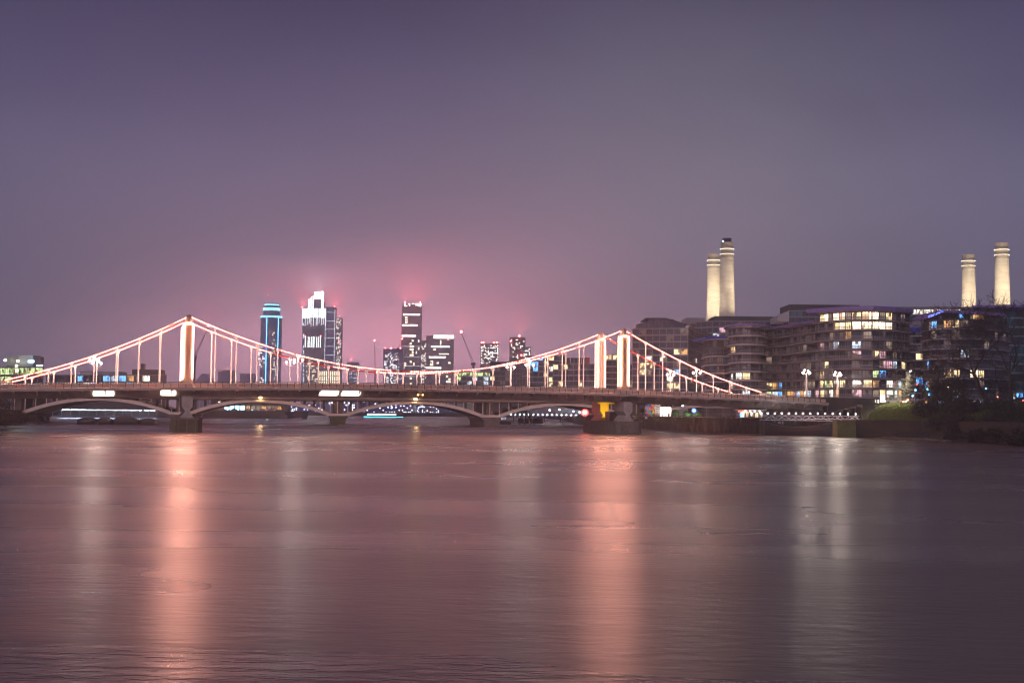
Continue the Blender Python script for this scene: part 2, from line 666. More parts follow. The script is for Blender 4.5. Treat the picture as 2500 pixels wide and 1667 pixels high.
# the panels are pierced lattice: lamplight from the footway shines through them
M_LATTICE = bpy.data.materials.new('pierced parapet panel')
M_LATTICE.use_nodes = True
_n, _l = M_LATTICE.node_tree.nodes, M_LATTICE.node_tree.links
_p = _n['Principled BSDF']
_p.inputs['Base Color'].default_value = (0.66, 0.52, 0.44, 1)
_p.inputs['Roughness'].default_value = 0.55
_t = _n.new('ShaderNodeBsdfTranslucent')
_t.inputs['Color'].default_value = (0.80, 0.56, 0.46, 1)
_oi = _n.new('ShaderNodeObjectInfo')
_mr = _n.new('ShaderNodeMapRange')
_mr.inputs['To Min'].default_value = 0.25
_mr.inputs['To Max'].default_value = 0.62
_l.new(_oi.outputs['Random'], _mr.inputs['Value'])
_x = _n.new('ShaderNodeMixShader')
_l.new(_mr.outputs[0], _x.inputs[0])
_l.new(_p.outputs[0], _x.inputs[1])
_l.new(_t.outputs[0], _x.inputs[2])
_l.new(_x.outputs[0], _n['Material Output'].inputs['Surface'])
# parapet: handrail, pickets, posts and panels one by one
b_ = MB(); ribbon(b_, rect(NEARW - 0.09, NEARW + 0.09, -0.07, 0.03), S0, S1); b_.build('handrail', M_RAIL, bridge)
b_ = MB(); ribbon(b_, rect(NEARW - 0.06, NEARW + 0.06, -0.34, -0.28), S0, S1); b_.build('rail', M_RAIL, bridge)
b_ = MB()
s = S0
while s < S1:
    z = zpar(s)
    b_.box(s - 0.04, s + 0.04, NEARW - 0.03, NEARW + 0.03, z - 0.28, z - 0.07)
    s += 0.27
b_.build('picket_row', M_RAIL, bridge, kind='stuff')
po = MB(); po.box(-0.06, 0.06, NEARW - 0.10, NEARW + 0.10, -1.26, -0.07); po = po.mesh('parapet_post', M_RAIL)
pn = MB(); pn.box(0.075, PSTEP - 0.075, NEARW - 0.045, NEARW + 0.03, -1.22, -0.345)
pn.box(0.16, PSTEP - 0.16, NEARW - 0.062, NEARW - 0.045, -1.12, -0.45); pn = pn.mesh('parapet_panel', M_LATTICE)
k = 0
s = S0
while s < S1 - PSTEP:
    link('parapet_post', po, bridge, (s, 0, zpar(s)))
    sl = (zpar(s + PSTEP) - zpar(s)) / PSTEP
    o = link('parapet_panel', pn, bridge, (s, 0, zpar(s)))
    o.rotation_euler = (0, -math.atan(sl), 0)
    s += PSTEP
b_ = MB(); ribbon(b_, rect(FARW - 0.05, FARW + 0.05, -1.3, 0.02), S0, S1); b_.build('parapet', M_PANEL, bridge)


# cables
def zcable(s):
    if s < 0 or s > SPAN:
        t = (-s if s < 0 else s - SPAN) / 39.2
        return 11.05 + 15.4 * (1 - t) - 4 * 1.5 * t * (1 - t)
    return 14.75 + 11.75 * ((s - SPAN / 2) / (SPAN / 2)) ** 2


hang_s = [-GAP - i * PITCH for i in range(7)] + [GAP + i * PITCH for i in range(21)] + [SPAN + GAP + i * PITCH for i in range(7)]
END = 39.2


def hanger_mesh(h):
    hb = MB()
    hb.lathe([(0.20, 0), (0.20, 0.35), (0.15, 0.9), (0.13, 1.1), (0.13, h - 1.0), (0.15, h - 0.85), (0.30, h - 0.42), (0.36, h - 0.38), (0.36, h - 0.22), (0.2, h - 0.20)]
             if h > 2.6 else [(0.17, 0), (0.13, h * 0.4), (0.30, h - 0.3), (0.34, h - 0.2), (0.2, h - 0.18)], n=8)
    if h > 6:
        hb.lathe([(0.165, h * 0.5 - 0.2), (0.165, h * 0.5 + 0.2)], n=8)
    return hb.mesh('hanger', M_WHITE)


lit_off = {0: [(47.5, 52.0)], 1: [(20.5, 35.5), (40.0, 46.5), (110.0, 126.5)]}
for side, w in ((0, 0.0), (1, BW)):
    for s0, s1 in ((-END, -0.35), (0.35, SPAN - 0.35), (SPAN + 0.35, SPAN + END)):
        c = MB()
        n = int((s1 - s0) / 2.2)
        c.path([(s0 + (s1 - s0) * i / n, w, zcable(s0 + (s1 - s0) * i / n)) for i in range(n + 1)], 0.20, 8)
        cab = c.build('cable', M_RED, bridge, smooth=True)
        # bulbs strung along both faces of the cable
        bl = MB()
        s = s0 + 0.5
        k = 0
        while s < s1 - 0.3:
            gone = any(a < s < b for a, b in lit_off[side]) or rng.random() < 0.05
            if not gone:
                z = zcable(s)
                rr = rng.uniform(0.055, 0.08)
                bl.octa((s, w - 0.27, z + 0.05), rr)
                if k % 2 == 0:
                    bl.octa((s, w + 0.27, z + 0.05), rr)
            s += 0.45
            k += 1
        bl.build('bulb_string', M_BULB, cab, kind='stuff')
    for s in hang_s:
        zb = zpar(s) - 1.30
        h = zcable(s) - zb
        o = link('hanger', hanger_mesh(h), bridge, (s, w, zb))
    # clamps where the hangers take hold of the cable
    for s in hang_s:
        sl = math.atan((zcable(s + 0.2) - zcable(s - 0.2)) / 0.4)
        cm = MB(); cm.tube((-0.42, 0, 0), (0.42, 0, 0), 0.285, n=8)
        o = link('cable_clamp', cm.mesh('cable_clamp', M_WHITE), bridge, (s, w, zcable(s)))
        o.rotation_euler = (0, -sl, 0)
    # anchor housings at the ends
    for sg, e in ((-1, -END), (1, SPAN + END)):
        a = MB()
        zb = zpar(e) - 1.32
        a.prism_y([(e - sg * 0.6, zb), (e + sg * 9.5, zb - 0.25), (e + sg * 9.5, zb + 0.35), (e + sg * 0.9, zb + 1.95), (e - sg * 0.4, zb + 1.85)][::sg], w - 0.75, w + 0.75)
        a.build('anchor_housing', M_PANEL, bridge)

# towers
M_TOWER = mat('tower paint', (0.29, 0.18, 0.125), 0.5, var=0.1, scale=0.7)
M_CAPS = mat('tower cap', (0.30, 0.245, 0.21), 0.6, var=0.2)
TW, TD = 1.02, 0.82                                        # half widths


def tower(s, w, label):
    root = link('tower', None, bridge, (s, w, 0), label=label)
    z0 = zpar(s) - 1.30
    b = MB()
    b.box(-TW, TW, -TD, TD, z0, 24.9)
    b.box(-TW * 0.86, TW * 0.86, -TD * 0.86, TD * 0.86, 24.9, 25.2)
    b.build('shaft', M_TOWER, root)
    b = MB()
    b.box(-TW - 0.22, TW + 0.22, -TD - 0.22, TD + 0.22, z0 + 0.0, z0 + 2.0)
    b.build('plinth', M_TOWER, root)
    # raised plate ribs that give the shaft its grid
    b = MB()
    z = z0 + 2.3
    while z < 24.8:
        b.box(-TW - 0.045, TW + 0.045, -TD - 0.045, TD + 0.045, z, z + 0.07)
        z += 0.72
    for x in (-0.36, 0.0, 0.36):
        for y in (-TD - 0.05, TD + 0.002):
            b.box(x - 0.035, x + 0.035, y, y + 0.048, z0 + 2.0, 24.85)
    for x in (-TW - 0.05, TW + 0.002):
        b.box(x, x + 0.048, -0.035, 0.035, z0 + 2.0, 24.85)
    b.build('plate_rib', M_TOWER, root, kind='stuff')
    b = MB()
    b.lathe([(0.98, 25.15), (1.0, 25.3), (0.86, 26.1), (0.72, 26.55), (0.5, 26.82), (0.15, 26.92)], n=12)
    b.build('cap', M_CAPS, root, smooth=True)
    for sx in (-1, 1):
        for sy in (-1, 1):
            lt = MB()
            z = z0 + 2.2
            while z < 24.7:
                lt.octa((sx * (TW + 0.10), sy * (TD + 0.06), z), 0.085)
                lt.octa((sx * (TW - 0.16), sy * (TD + 0.12), z + 0.18), 0.05)
                z += 0.40
            lt.build('bulb_column', M_BULB, root, kind='stuff')
    lt = MB()
    for k in range(5):
        lt.octa((-0.6 + 0.3 * k, -TD - 0.12, 24.75), 0.06)
    lt.build('bulb_row', M_BULB, root, kind='stuff')


tower(0, 0, 'nearer tower of the pair at the north pier')
tower(0, BW, 'farther tower of the pair at the north pier')
tower(SPAN, 0, 'nearer tower of the pair at the south pier')
tower(SPAN, BW, 'farther tower of the pair at the south pier')

# piers and the hourglass pedestals under the towers
M_YELLOW = mat('pier yellow', (0.85, 0.50, 0.0), 0.5, var=0.08)
for s, south in ((0, False), (SPAN, True)):
    pier = link('pier', None, bridge, (s, 0, 0))
    b = MB()
    hw = 3.35
    poly = [(-hw, -3.6), (-hw + 0.9, -4.6), (hw - 0.9, -4.6), (hw, -3.6), (hw, BW + 4.0), (-hw, BW + 4.0)]
    b.prism_z(poly, -1.5, 2.9)
    b.build('pier_body', M_ALGAE if not south else M_GRAN, pier)
    b = MB()
    b.prism_z([(x * 1.05, y * 1.02 if y < 0 else y) for x, y in poly], 2.9, 3.25)
    b.build('pier_cap', M_GRAN, pier)
    # recessed vertical panels on the face of the pier
    b = MB()
    for x in (-1.9, 0.0, 1.9):
        b.box(x - 0.12, x + 0.12, -4.75, -4.605, 0.0, 2.85)
    b.build('pier_buttress', M_GRAN, pier)
    for w, near in ((0.0, True), (BW, False)):
        zt = zpar(s) - 3.25
        prof = [(-1.55, 3.25), (1.55, 3.25), (0.42, 4.75), (1.18, 5.75), (1.18, zt), (-1.18, zt), (-1.18, 5.75), (-0.42, 4.75)]
        b = MB()
        n = len(prof)
        b.prism_y(prof, w - 3.2, w + 3.2)
        mt = M_CONC
        b.build('pedestal', mt, pier)
        if south and not near:  # thin yellow sheet over the front face only
            f = MB()
            f.prism_y(prof, w - 3.26, w - 3.21)
            f.build('yellow_face', M_YELLOW, pier, label='bright yellow face of the farther pedestal')
            f = MB(); f.box(-2.0, 3.6, w - 3.3, w - 2.9, zt - 0.42, zt + 0.0 - 0.003)
            f.build('bearing_beam', M_YELLOW, pier, label='yellow beam above the pedestal')
        bb = MB(); bb.box(-1.35, 1.35, w - 3.4, w + 3.4, zt + 0.002, zt + 0.10)
        bb.build('bearing_plate', M_STEEL, pier)

# lettering, shield and amber marker lamps at mid-span
def lettering(word, x, parent, size, m_, y, z):
    cu = bpy.data.curves.new('lettering', 'FONT')
    cu.body = word
    cu.size = size
    cu.extrude = 0.01
    cu.align_x = 'CENTER'
    cu.space_character = 1.15
    cu.materials.append(m_)
    tmp = bpy.data.objects.new('lettering_outline', cu)
    me = bpy.data.meshes.new_from_object(tmp)
    bpy.data.objects.remove(tmp)
    o = link('lettering', me, parent)
    o.location = (x, y, z)
    o.rotation_euler = (R(90), 0, 0)
    return o


M_LETTER = mat('letter paint', (0.05, 0.02, 0.02), 0.5)
MS = SPAN / 2
lettering('CHELSEA', MS - 2.15, fascia, 0.52, M_LETTER, NEARW - 0.135, zpar(MS) - 1.77)
lettering('BRIDGE', MS + 2.35, fascia, 0.52, M_LETTER, NEARW - 0.135, zpar(MS) - 1.77)
b = MB()
b.prism_y([(MS - 0.38, zpar(MS) - 1.25), (MS - 0.38, zpar(MS) - 1.85), (MS, zpar(MS) - 2.3), (MS + 0.38, zpar(MS) - 1.85), (MS + 0.38, zpar(MS) - 1.25)], NEARW - 0.26, NEARW - 0.13)
b.build('shield', M_FASCIA, bridge)
for dx in (-0.55, 0.55):
    b = MB()
    b.beam((MS + dx, NEARW - 0.2, zpar(MS) - 1.3), (MS + dx, NEARW - 0.2, zpar(MS) - 2.5), 0.06)
    o = b.build('lamp_bracket', M_DARK, bridge)
    b = MB(); b.ball((MS + dx, NEARW - 0.2, zpar(MS) - 2.66), 0.17)
    b.build('amber_lamp', M_AMBER, o)

# glowing patches stand in for floodlit stretches of the girder web
def s_of_x(x, w):
    lo, hi = -70.0, 170.0
    for _ in range(50):
        mid = (lo + hi) / 2
        X = BP.x + mid * math.cos(BA) - w * math.sin(BA)
        Y = BP.y + mid * math.sin(BA) + w * math.cos(BA)
        if 1250 + FPX * X / Y < x:
            lo = mid
        else:
            hi = mid
    return (lo + hi) / 2


def rounded(x0, x1, z0, z1, r, sl=0.0):
    pts = []
    for cx_, cz_, q0 in ((x1 - r, z0 + r, -90), (x1 - r, z1 - r, 0), (x0 + r, z1 - r, 90), (x0 + r, z0 + r, 180)):
        for i in range(4):
            q = R(q0 + 30 * i)
            pts.append((cx_ + r * math.cos(q), cz_ + r * math.sin(q)))
    return [(x + sl * (z - z0), z) for x, z in pts]


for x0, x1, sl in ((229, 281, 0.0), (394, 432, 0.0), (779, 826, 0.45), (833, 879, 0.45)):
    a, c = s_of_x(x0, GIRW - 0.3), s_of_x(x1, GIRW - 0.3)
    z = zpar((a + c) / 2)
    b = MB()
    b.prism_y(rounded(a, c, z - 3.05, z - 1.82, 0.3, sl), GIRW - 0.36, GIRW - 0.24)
    b.build('web_glow_patch', M_PANELGLOW, bridge)
# ------------------------------------------------------------------ railway arch bridge behind (local x along it)
RB, RA, RPITCH = Vector((-120.3, 443.6, 0)), math.atan2(0.02, 0.1269), 57.0
rail = thing('railway_arch_bridge', 'low railway bridge of shallow concrete-faced steel arches behind the suspension bridge', 'bridge', RB, RA)
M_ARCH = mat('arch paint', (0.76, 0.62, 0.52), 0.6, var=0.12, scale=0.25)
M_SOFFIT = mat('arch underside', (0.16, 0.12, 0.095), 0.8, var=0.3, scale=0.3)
M_RGIRD = mat('rail girder paint', (0.22, 0.165, 0.125), 0.7, var=0.3, scale=0.3)
M_RLIGHT = mat('rail parapet paint', (0.34, 0.31, 0.31), 0.6, var=0.2, scale=0.3)
RD = 44.0
PHW = 3.5
ZS, ZC = 3.1, 7.95
bays = range(-1, 4)


def arch_z(u):
    return ZS + (ZC - ZS) * (1 - u * u)


def arch_pts(x0, x1, n=24):
    xm, hw = (x0 + x1) / 2, (x1 - x0) / 2
    rise, c = ZC - ZS, hw
    rad = (c * c + rise * rise) / (2 * rise)
    out = []
    for i in range(n + 1):
        x = x0 + (x1 - x0) * i / n
        out.append((x, ZC - rad + math.sqrt(rad * rad - (x - xm) ** 2)))
    return out


for k in bays:
    x0, x1 = k * RPITCH + PHW, (k + 1) * RPITCH - PHW
    lo = arch_pts(x0, x1)
    hi = []
    for i, (x, z) in enumerate(lo):
        u = abs((x - (x0 + x1) / 2) / ((x1 - x0) / 2))
        hi.append((x, z + 1.05 + 0.25 * u))
    for yy, nm in ((0.0, 'arch_rib'), (RD - 0.7, 'arch_rib')):
        b = MB()
        n = len(lo)
        pts = [(x, yy, z) for x, z in lo] + [(x, yy, z) for x, z in hi] + [(x, yy + 0.7, z) for x, z in lo] + [(x, yy + 0.7, z) for x, z in hi]
        idx = []
        for i in range(n - 1):
            idx += [(i, i + 1, n + i + 1, n + i), (2 * n + i + 1, 2 * n + i, 3 * n + i, 3 * n + i + 1),
                    (n + i, n + i + 1, 3 * n + i + 1, 3 * n + i), (i + 1, i, 2 * n + i, 2 * n + i + 1)]
        idx += [(0, n, 3 * n, 2 * n), (n - 1, 3 * n - 1, 4 * n - 1, 2 * n - 1)]
        b.faces(pts, idx)
        b.build(nm, M_ARCH, rail)
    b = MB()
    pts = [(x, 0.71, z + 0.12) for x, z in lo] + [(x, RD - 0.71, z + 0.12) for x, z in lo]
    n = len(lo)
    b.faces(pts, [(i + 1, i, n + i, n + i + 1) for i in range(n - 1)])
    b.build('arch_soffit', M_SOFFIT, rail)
    # spandrel columns between arch and girder
    x = k * RPITCH - 0.4
    q = 0
    while x < (k + 1) * RPITCH:
        u = (x - (x0 + x1) / 2) / ((x1 - x0) / 2)
        zb = 3.3
        if abs(u) < 1:
            zb = min(8.6, [z for xx, z in arch_pts(x0, x1, 60) if xx >= x - 0.5][0] + 1.0)
        if 8.75 - zb > 0.5:
            b = MB(); b.box(-0.14, 0.14, -0.14, 0.14, 0, 8.75 - zb)
            link('spandrel_column', b.mesh('spandrel_column', M_ARCH), rail, (x, 0.35, zb))
            b = MB(); b.box(-0.42, 0.42, -0.3, 0.3, 0, 8.75 - zb)
            link('spandrel_column', b.mesh('spandrel_column', M_SOFFIT), rail, (x + 1.4, 6.5, zb))
        x += 3.62
        q += 1
# piers
for k in range(-1, 5):
    b = MB()
    c = k * RPITCH
    prof = [(c - PHW + 0.9, -1.5), (c + PHW - 0.9, -1.5), (c + PHW - 0.9, 1.3), (c + PHW - 0.55, 2.2), (c + PHW + 0.1, 2.75), (c + PHW + 0.1, 3.25),
            (c - PHW - 0.1, 3.25), (c - PHW - 0.1, 2.75), (c - PHW + 0.55, 2.2), (c - PHW + 0.9, 1.3)]
    b.prism_y(prof, -1.0, RD)
    b.build('pier', M_ALGAE if k % 2 else M_GRAN, rail)
    b = MB(); b.box(c - PHW - 0.2, c + PHW + 0.2, -1.15, -0.2, 3.252, 4.1)
    b.build('pier_ledge', M_ARCH, rail)
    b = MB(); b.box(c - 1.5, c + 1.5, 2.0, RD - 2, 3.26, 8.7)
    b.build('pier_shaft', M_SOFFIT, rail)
XA, XB = -RPITCH - 60, 4 * RPITCH + 60
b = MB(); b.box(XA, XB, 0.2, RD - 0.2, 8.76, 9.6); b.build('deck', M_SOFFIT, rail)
b = MB()
prof = []
for i in range(7):
    q = R(-90 + 30 * i)
    prof.append((-0.15 - 0.62 * math.cos(q), 9.35 + 0.62 * math.sin(q)))
n = len(prof)
b.faces([(XA, y, z) for y, z in prof] + [(XB, y, z) for y, z in prof], [(i, n + i, n + i + 1, i + 1) for i in range(n - 1)])
b.build('service_pipe', M_RGIRD, rail, smooth=True)
b = MB(); b.box(XA, XB, -0.25, 0.19, 9.985, 10.45); b.build('cornice', M_RLIGHT, rail)
b = MB()
b.box(XA, XB, -0.06, 0.0, 11.0, 11.08)
b.box(XA, XB, -0.06, 0.0, 10.72, 10.77)
x = XA
while x < XB:
    b.box(x - 0.04, x + 0.04, -0.07, 0.01, 10.45, 11.0)
    x += 1.8
b.build('railing', M_RLIGHT, rail, kind='stuff')
# lamps hung at the crowns
for k, xo in ((0, 0.0), (1, 0.0)):
    b = MB(); b.ball((k * RPITCH + RPITCH / 2 + xo, -0.75, 9.75), 0.42, sz=0.75)
    lp = MB(); lp.beam((k * RPITCH + RPITCH / 2 + xo, -0.75, 10.05), (k * RPITCH + RPITCH / 2 + xo, 0.0, 10.3), 0.1)
    o = lp.build('lamp_arm', M_DARK, rail)
    b.build('arch_lamp', M_SODIUM, o, smooth=True)
# ------------------------------------------------------------------ building blocks
M_WALLD = mat('dark cladding', (0.060, 0.050, 0.050), 0.6, var=0.25, scale=0.3)
M_BRICK = mat('brown brick', (0.085, 0.066, 0.066), 0.85, var=0.25, scale=0.8)
M_SLABD = mat('balcony slab', (0.20, 0.155, 0.165), 0.7, var=0.2)
M_SLABP = mat('pale slab edge', (0.50, 0.42, 0.42), 0.6, var=0.12)
M_METAL = mat('grey metal panel', (0.24, 0.23, 0.25), 0.4, metal=0.3, var=0.15)
M_FRAME = mat('window frame', (0.045, 0.042, 0.045), 0.5)
M_ROOFV = mat('violet roof edge', (0.16, 0.11, 0.34), 0.45, var=0.15)
M_ROOFB = mat('blue roof edge', (0.03, 0.05, 0.50), 0.4, var=0.1)
M_ROOFD = mat('dark roof', (0.028, 0.028, 0.030), 0.7)
M_BALUS = bpy.data.materials.new('glass balustrade')
M_BALUS.use_nodes = True
_n, _l = M_BALUS.node_tree.nodes, M_BALUS.node_tree.links
_p = _n['Principled BSDF']
_p.inputs['Base Color'].default_value = (0.20, 0.19, 0.22, 1)
_p.inputs['Roughness'].default_value = 0.12
_t = _n.new('ShaderNodeBsdfTransparent')
_x = _n.new('ShaderNodeMixShader')
_x.inputs[0].default_value = 0.42
_l.new(_t.outputs[0], _x.inputs[1])
_l.new(_p.outputs[0], _x.inputs[2])
_l.new(_x.outputs[0], _n['Material Output'].inputs['Surface'])
GL = {
    'dark': glass('dark pane', (0.011, 0.012, 0.024), amount=0.22, curtain=(0.07, 0.065, 0.07)),
    'blind': glass('pane with blind', (0.05, 0.048, 0.052), amount=0.6, curtain=(0.30, 0.27, 0.26)),
    'blue': glass('blue pane', (0.022, 0.030, 0.070), amount=0.25, curtain=(0.08, 0.085, 0.11)),
    'teal': glass('teal pane', (0.01, 0.09, 0.14), amount=0.4, curtain=(0.03, 0.20, 0.28)),
    'warm': lit_room('warm room', (1.0, 0.72, 0.36), 1.15),
    'amber': lit_room('amber room', (1.0, 0.50, 0.16), 0.75),
    'white': lit_room('white room', (1.0, 0.93, 0.80), 1.25),
    'bright': lit_room('bright room', (1.0, 0.84, 0.58), 2.4, scale=0.6, lo=0.9),
    'cool': lit_room('cool room', (0.62, 0.80, 1.0), 1.0),
    'pink': lit_room('pink room', (1.0, 0.52, 0.62), 0.7),
    'green': lit_room('green room', (0.75, 1.0, 0.42), 0.8),
    'sky': lit_room('blue lit room', (0.12, 0.42, 1.0), 1.4, dark=(0.02, 0.08, 0.3)),
    'dim': lit_room('dim room', (0.75, 0.55, 0.40), 0.28),
}


def wpt(x, depth):
    p = at(x, 960, depth)
    return Vector((p.x, p.y))


def choose(table):
    r = rng.random() * sum(w for _, w in table)
    for kx, w in table:
        r -= w
        if r <= 0:
            return kx
    return table[-1][0]


STREET = random.Random(4)


def street_lit(bays, floors=(1, 2), p=0.5, keys=('white', 'warm', 'amber', 'cool', 'pink', 'warm')):
    """lit shop fronts and lobbies on the lower floors"""
    return {(f, q): STREET.choice(keys) for f in floors for q in range(bays) if STREET.random() < p}


def block(name, label, cat, line, z0, fh, nf, back, wall=None, bay=3.0, slab=0.35, slab_t=0.3, slab_m=None, mix=None, lit=None, fin=0.22,
          fmin=0, frames=False, rail_on=False, fill=(0.90, 0.82), fin_m=None, mull=3, wname='window', group=None, skip_slab=()):
    """a storeyed block: line = facade in plan from left to right, then closed at the back"""
    wall = wall or M_WALLD
    slab_m = slab_m or M_SLABD
    mix = mix or [('dark', 6), ('blind', 3), ('dim', 0.6)]
    lit = lit or {}
    pts = [Vector(p) for p in line]
    c0 = sum(pts, Vector((0, 0))) / len(pts)
    root = thing(name, label, cat, (c0.x, c0.y, z0), 0, group)
    loc = [p - c0 for p in pts]
    H = fh * nf
    # outward normals point to the camera side
    bk = [p + Vector((c0.x, c0.y)).normalized() * back for p in (loc[-1], loc[0])]
    b = MB()
    b.prism_z([(p.x, p.y) for p in loc] + [(p.x, p.y) for p in bk], 0, H)
    b.build('wall', wall, root)

    def offset(d):
        out = []
        for i, p in enumerate(loc):
            a = loc[max(i - 1, 0)]
            c = loc[min(i + 1, len(loc) - 1)]
            t = (c - a).normalized()
            n = Vector((t.y, -t.x))
            out.append(p + n * d)
        return out
    so = offset(slab)
    si = offset(0.0)
    for f in range(max(fmin, 0), nf + 1):
        if f in skip_slab:
            continue
        b = MB()
        zc = f * fh
        for i in range(len(loc) - 1):
            a0, a1, i0, i1 = so[i], so[i + 1], si[i], si[i + 1]
            b.hexa(((a0.x, a0.y, zc - slab_t), (a1.x, a1.y, zc - slab_t), (i1.x, i1.y, zc - slab_t), (i0.x, i0.y, zc - slab_t),
                    (a0.x, a0.y, zc), (a1.x, a1.y, zc), (i1.x, i1.y, zc), (i0.x, i0.y, zc)))
        fl = b.build('floor_slab', slab_m, root)
        if rail_on and f < nf:
            so2 = offset(slab - 0.06)
            b = MB()
            for i in range(len(loc) - 1):
                a0, a1 = so2[i], so2[i + 1]
                b.face(((a0.x, a0.y, zc + 0.02), (a1.x, a1.y, zc + 0.02), (a1.x, a1.y, zc + 1.0), (a0.x, a0.y, zc + 1.0)))
            b.build('balustrade', M_BALUS, fl)
            b = MB()
            for i in range(len(loc) - 1):
                a0, a1 = so2[i], so2[i + 1]
                b.beam((a0.x, a0.y, zc + 1.03), (a1.x, a1.y, zc + 1.03), 0.06)
            b.build('top_rail', M_METAL, fl)
    gb = 0
    for i in range(len(loc) - 1):
        a, c = loc[i], loc[i + 1]
        L = (c - a).length
        nb = max(1, int(round(L / bay)))
        bw = L / nb
        t = (c - a) / L
        n = Vector((t.y, -t.x))
        rz = math.atan2(t.y, t.x)
        meshes = {}
        ww, wh = bw * fill[0], (fh - slab_t) * fill[1]
        fm = None
        if frames:
            fb = MB()
            for q in range(mull + 1):
                xx = -ww / 2 + ww * q / mull
                fb.box(xx - 0.045, xx + 0.045, -0.09, -0.03, 0, wh)
            for zz in (0.0, wh * 0.36, wh):
                fb.box(-ww / 2, ww / 2, -0.085, -0.032, zz - 0.04, zz + 0.04)
            fm = fb.mesh('frame', M_FRAME)
        for f in range(fmin, nf):
            for q in range(nb):
                kx = lit.get((f, gb + q)) or choose(mix)
                if kx == 'none':
                    continue
                if kx not in meshes:
                    wb = MB()
                    wb.box(-ww / 2, ww / 2, -0.03, 0.0, 0, wh)
                    meshes[kx] = wb.mesh(wname, GL[kx])
                p = a + t * (bw * (q + 0.5)) + n * 0.004
                o = link(wname, meshes[kx], root, (p.x, p.y, f * fh + 0.02 + (fh - slab_t - wh) * 0.4), rz)
                if fm:
                    link('frame', fm, o)
        if fin > 0:
            b = MB()
            for q in range(nb + 1):
                p = a + t * (bw * q)
                p0 = p + n * 0.006
                b.beam((p0.x, p0.y, fmin * fh), (p0.x, p0.y, H), fin, 0.24, up=(t.x, t.y, 0))
            b.build('facade_fin', fin_m or M_WALLD, root)
        gb += nb
    root['bays'] = gb
    return root, loc, c0, H


def roof_edge(root, loc, z, over, th, m_, back, c0, name='roof', tip=None):
    """overhanging flat roof following the facade line"""
    n = len(loc)
    out = []
    for i, p in enumerate(loc):
        a = loc[max(i - 1, 0)]
        c = loc[min(i + 1, n - 1)]
        t = (c - a).normalized()
        out.append(p + Vector((t.y, -t.x)) * over)
    if tip:
        out[0] = out[0] + Vector(tip)
    bk = [p + Vector((c0.x, c0.y)).normalized() * back for p in (loc[-1], loc[0])]
    b = MB()
    b.prism_z([(p.x, p.y) for p in out] + [(p.x, p.y) for p in bk], z, z + th)
    return b.build(name, m_, root)


Z0 = 4.8
FH = 3.03
# long curved apartment block
lit = {}
A1, l1, c1, H1 = block('apartment_block', 'long curving apartment wing with violet roof and glass balconies beside the rounded drum', 'apartment block',
                       [wpt(1871, 429), wpt(1900, 424), wpt(1930, 415), wpt(1962, 404), wpt(2001, 393)], Z0, FH, 10, 16, wall=M_BRICK, bay=2.7, slab=1.35,
                       fmin=1, frames=True, rail_on=True, mix=[('dark', 4), ('blind', 6), ('dim', 1.2)],
                       lit=street_lit(22) | {(3, 0): 'warm', (3, 1): 'amber', (3, 2): 'sky', (2, 0): 'green', (2, 1): 'cool', (2, 2): 'sky', (2, 4): 'amber', (2, 5): 'amber',
                            (1, 4): 'white', (1, 5): 'bright', (1, 7): 'warm', (4, 6): 'blind', (3, 9): 'dim'}, group='curved apartment blocks by the bridge')
roof_edge(A1, l1, H1 + 0.01, 2.0, 0.75, M_ROOFV, 16, c1)
A2, l2, c2_, H2 = block('apartment_block', 'tall middle wing of the curved apartment block with two brightly lit top storeys', 'apartment block',
                        [wpt(2003, 392.4), wpt(2035, 386), wpt(2080, 381), wpt(2130, 379), wpt(2180, 382), wpt(2221, 390)], Z0, FH, 11, 17, wall=M_BRICK, bay=2.6, slab=1.2,
                        fmin=1, frames=True, rail_on=True, mix=[('dark', 5), ('blind', 5), ('dim', 1.6), ('blue', 2), ('pink', 0.3), ('warm', 0.5), ('cool', 0.25)],
                        lit=street_lit(14, (1, 2, 3), 0.4) | {(10, 0): 'warm', (10, 1): 'bright', (10, 2): 'dim', (10, 3): 'bright', (10, 4): 'bright', (10, 5): 'dim', (10, 6): 'warm', (10, 7): 'bright', (10, 8): 'bright', (10, 9): 'dim', (10, 10): 'warm',
                             (9, 3): 'warm', (9, 4): 'bright', (9, 5): 'warm', (9, 6): 'bright', (9, 7): 'bright', (9, 8): 'bright', (9, 9): 'bright', (9, 10): 'bright',
                             (8, 2): 'dim', (8, 5): 'amber', (6, 8): 'warm', (6, 9): 'pink', (5, 10): 'pink', (5, 1): 'warm', (5, 9): 'pink', (4, 0): 'warm', (4, 8): 'green', (4, 9): 'sky',
                             (3, 1): 'green', (3, 7): 'warm', (3, 8): 'amber', (2, 2): 'white', (2, 3): 'amber', (2, 6): 'pink', (2, 8): 'dim', (1, 1): 'warm', (1, 3): 'white'}, group='curved apartment blocks by the bridge')
roof_edge(A2, l2, H2 + 0.01, 1.6, 1.2, M_ROOFV, 17, c2_, tip=(-3.0, 0.5))
M_ROOFPK = mat('lilac fascia', (0.36, 0.22, 0.36), 0.5, var=0.15)
_ = MB()
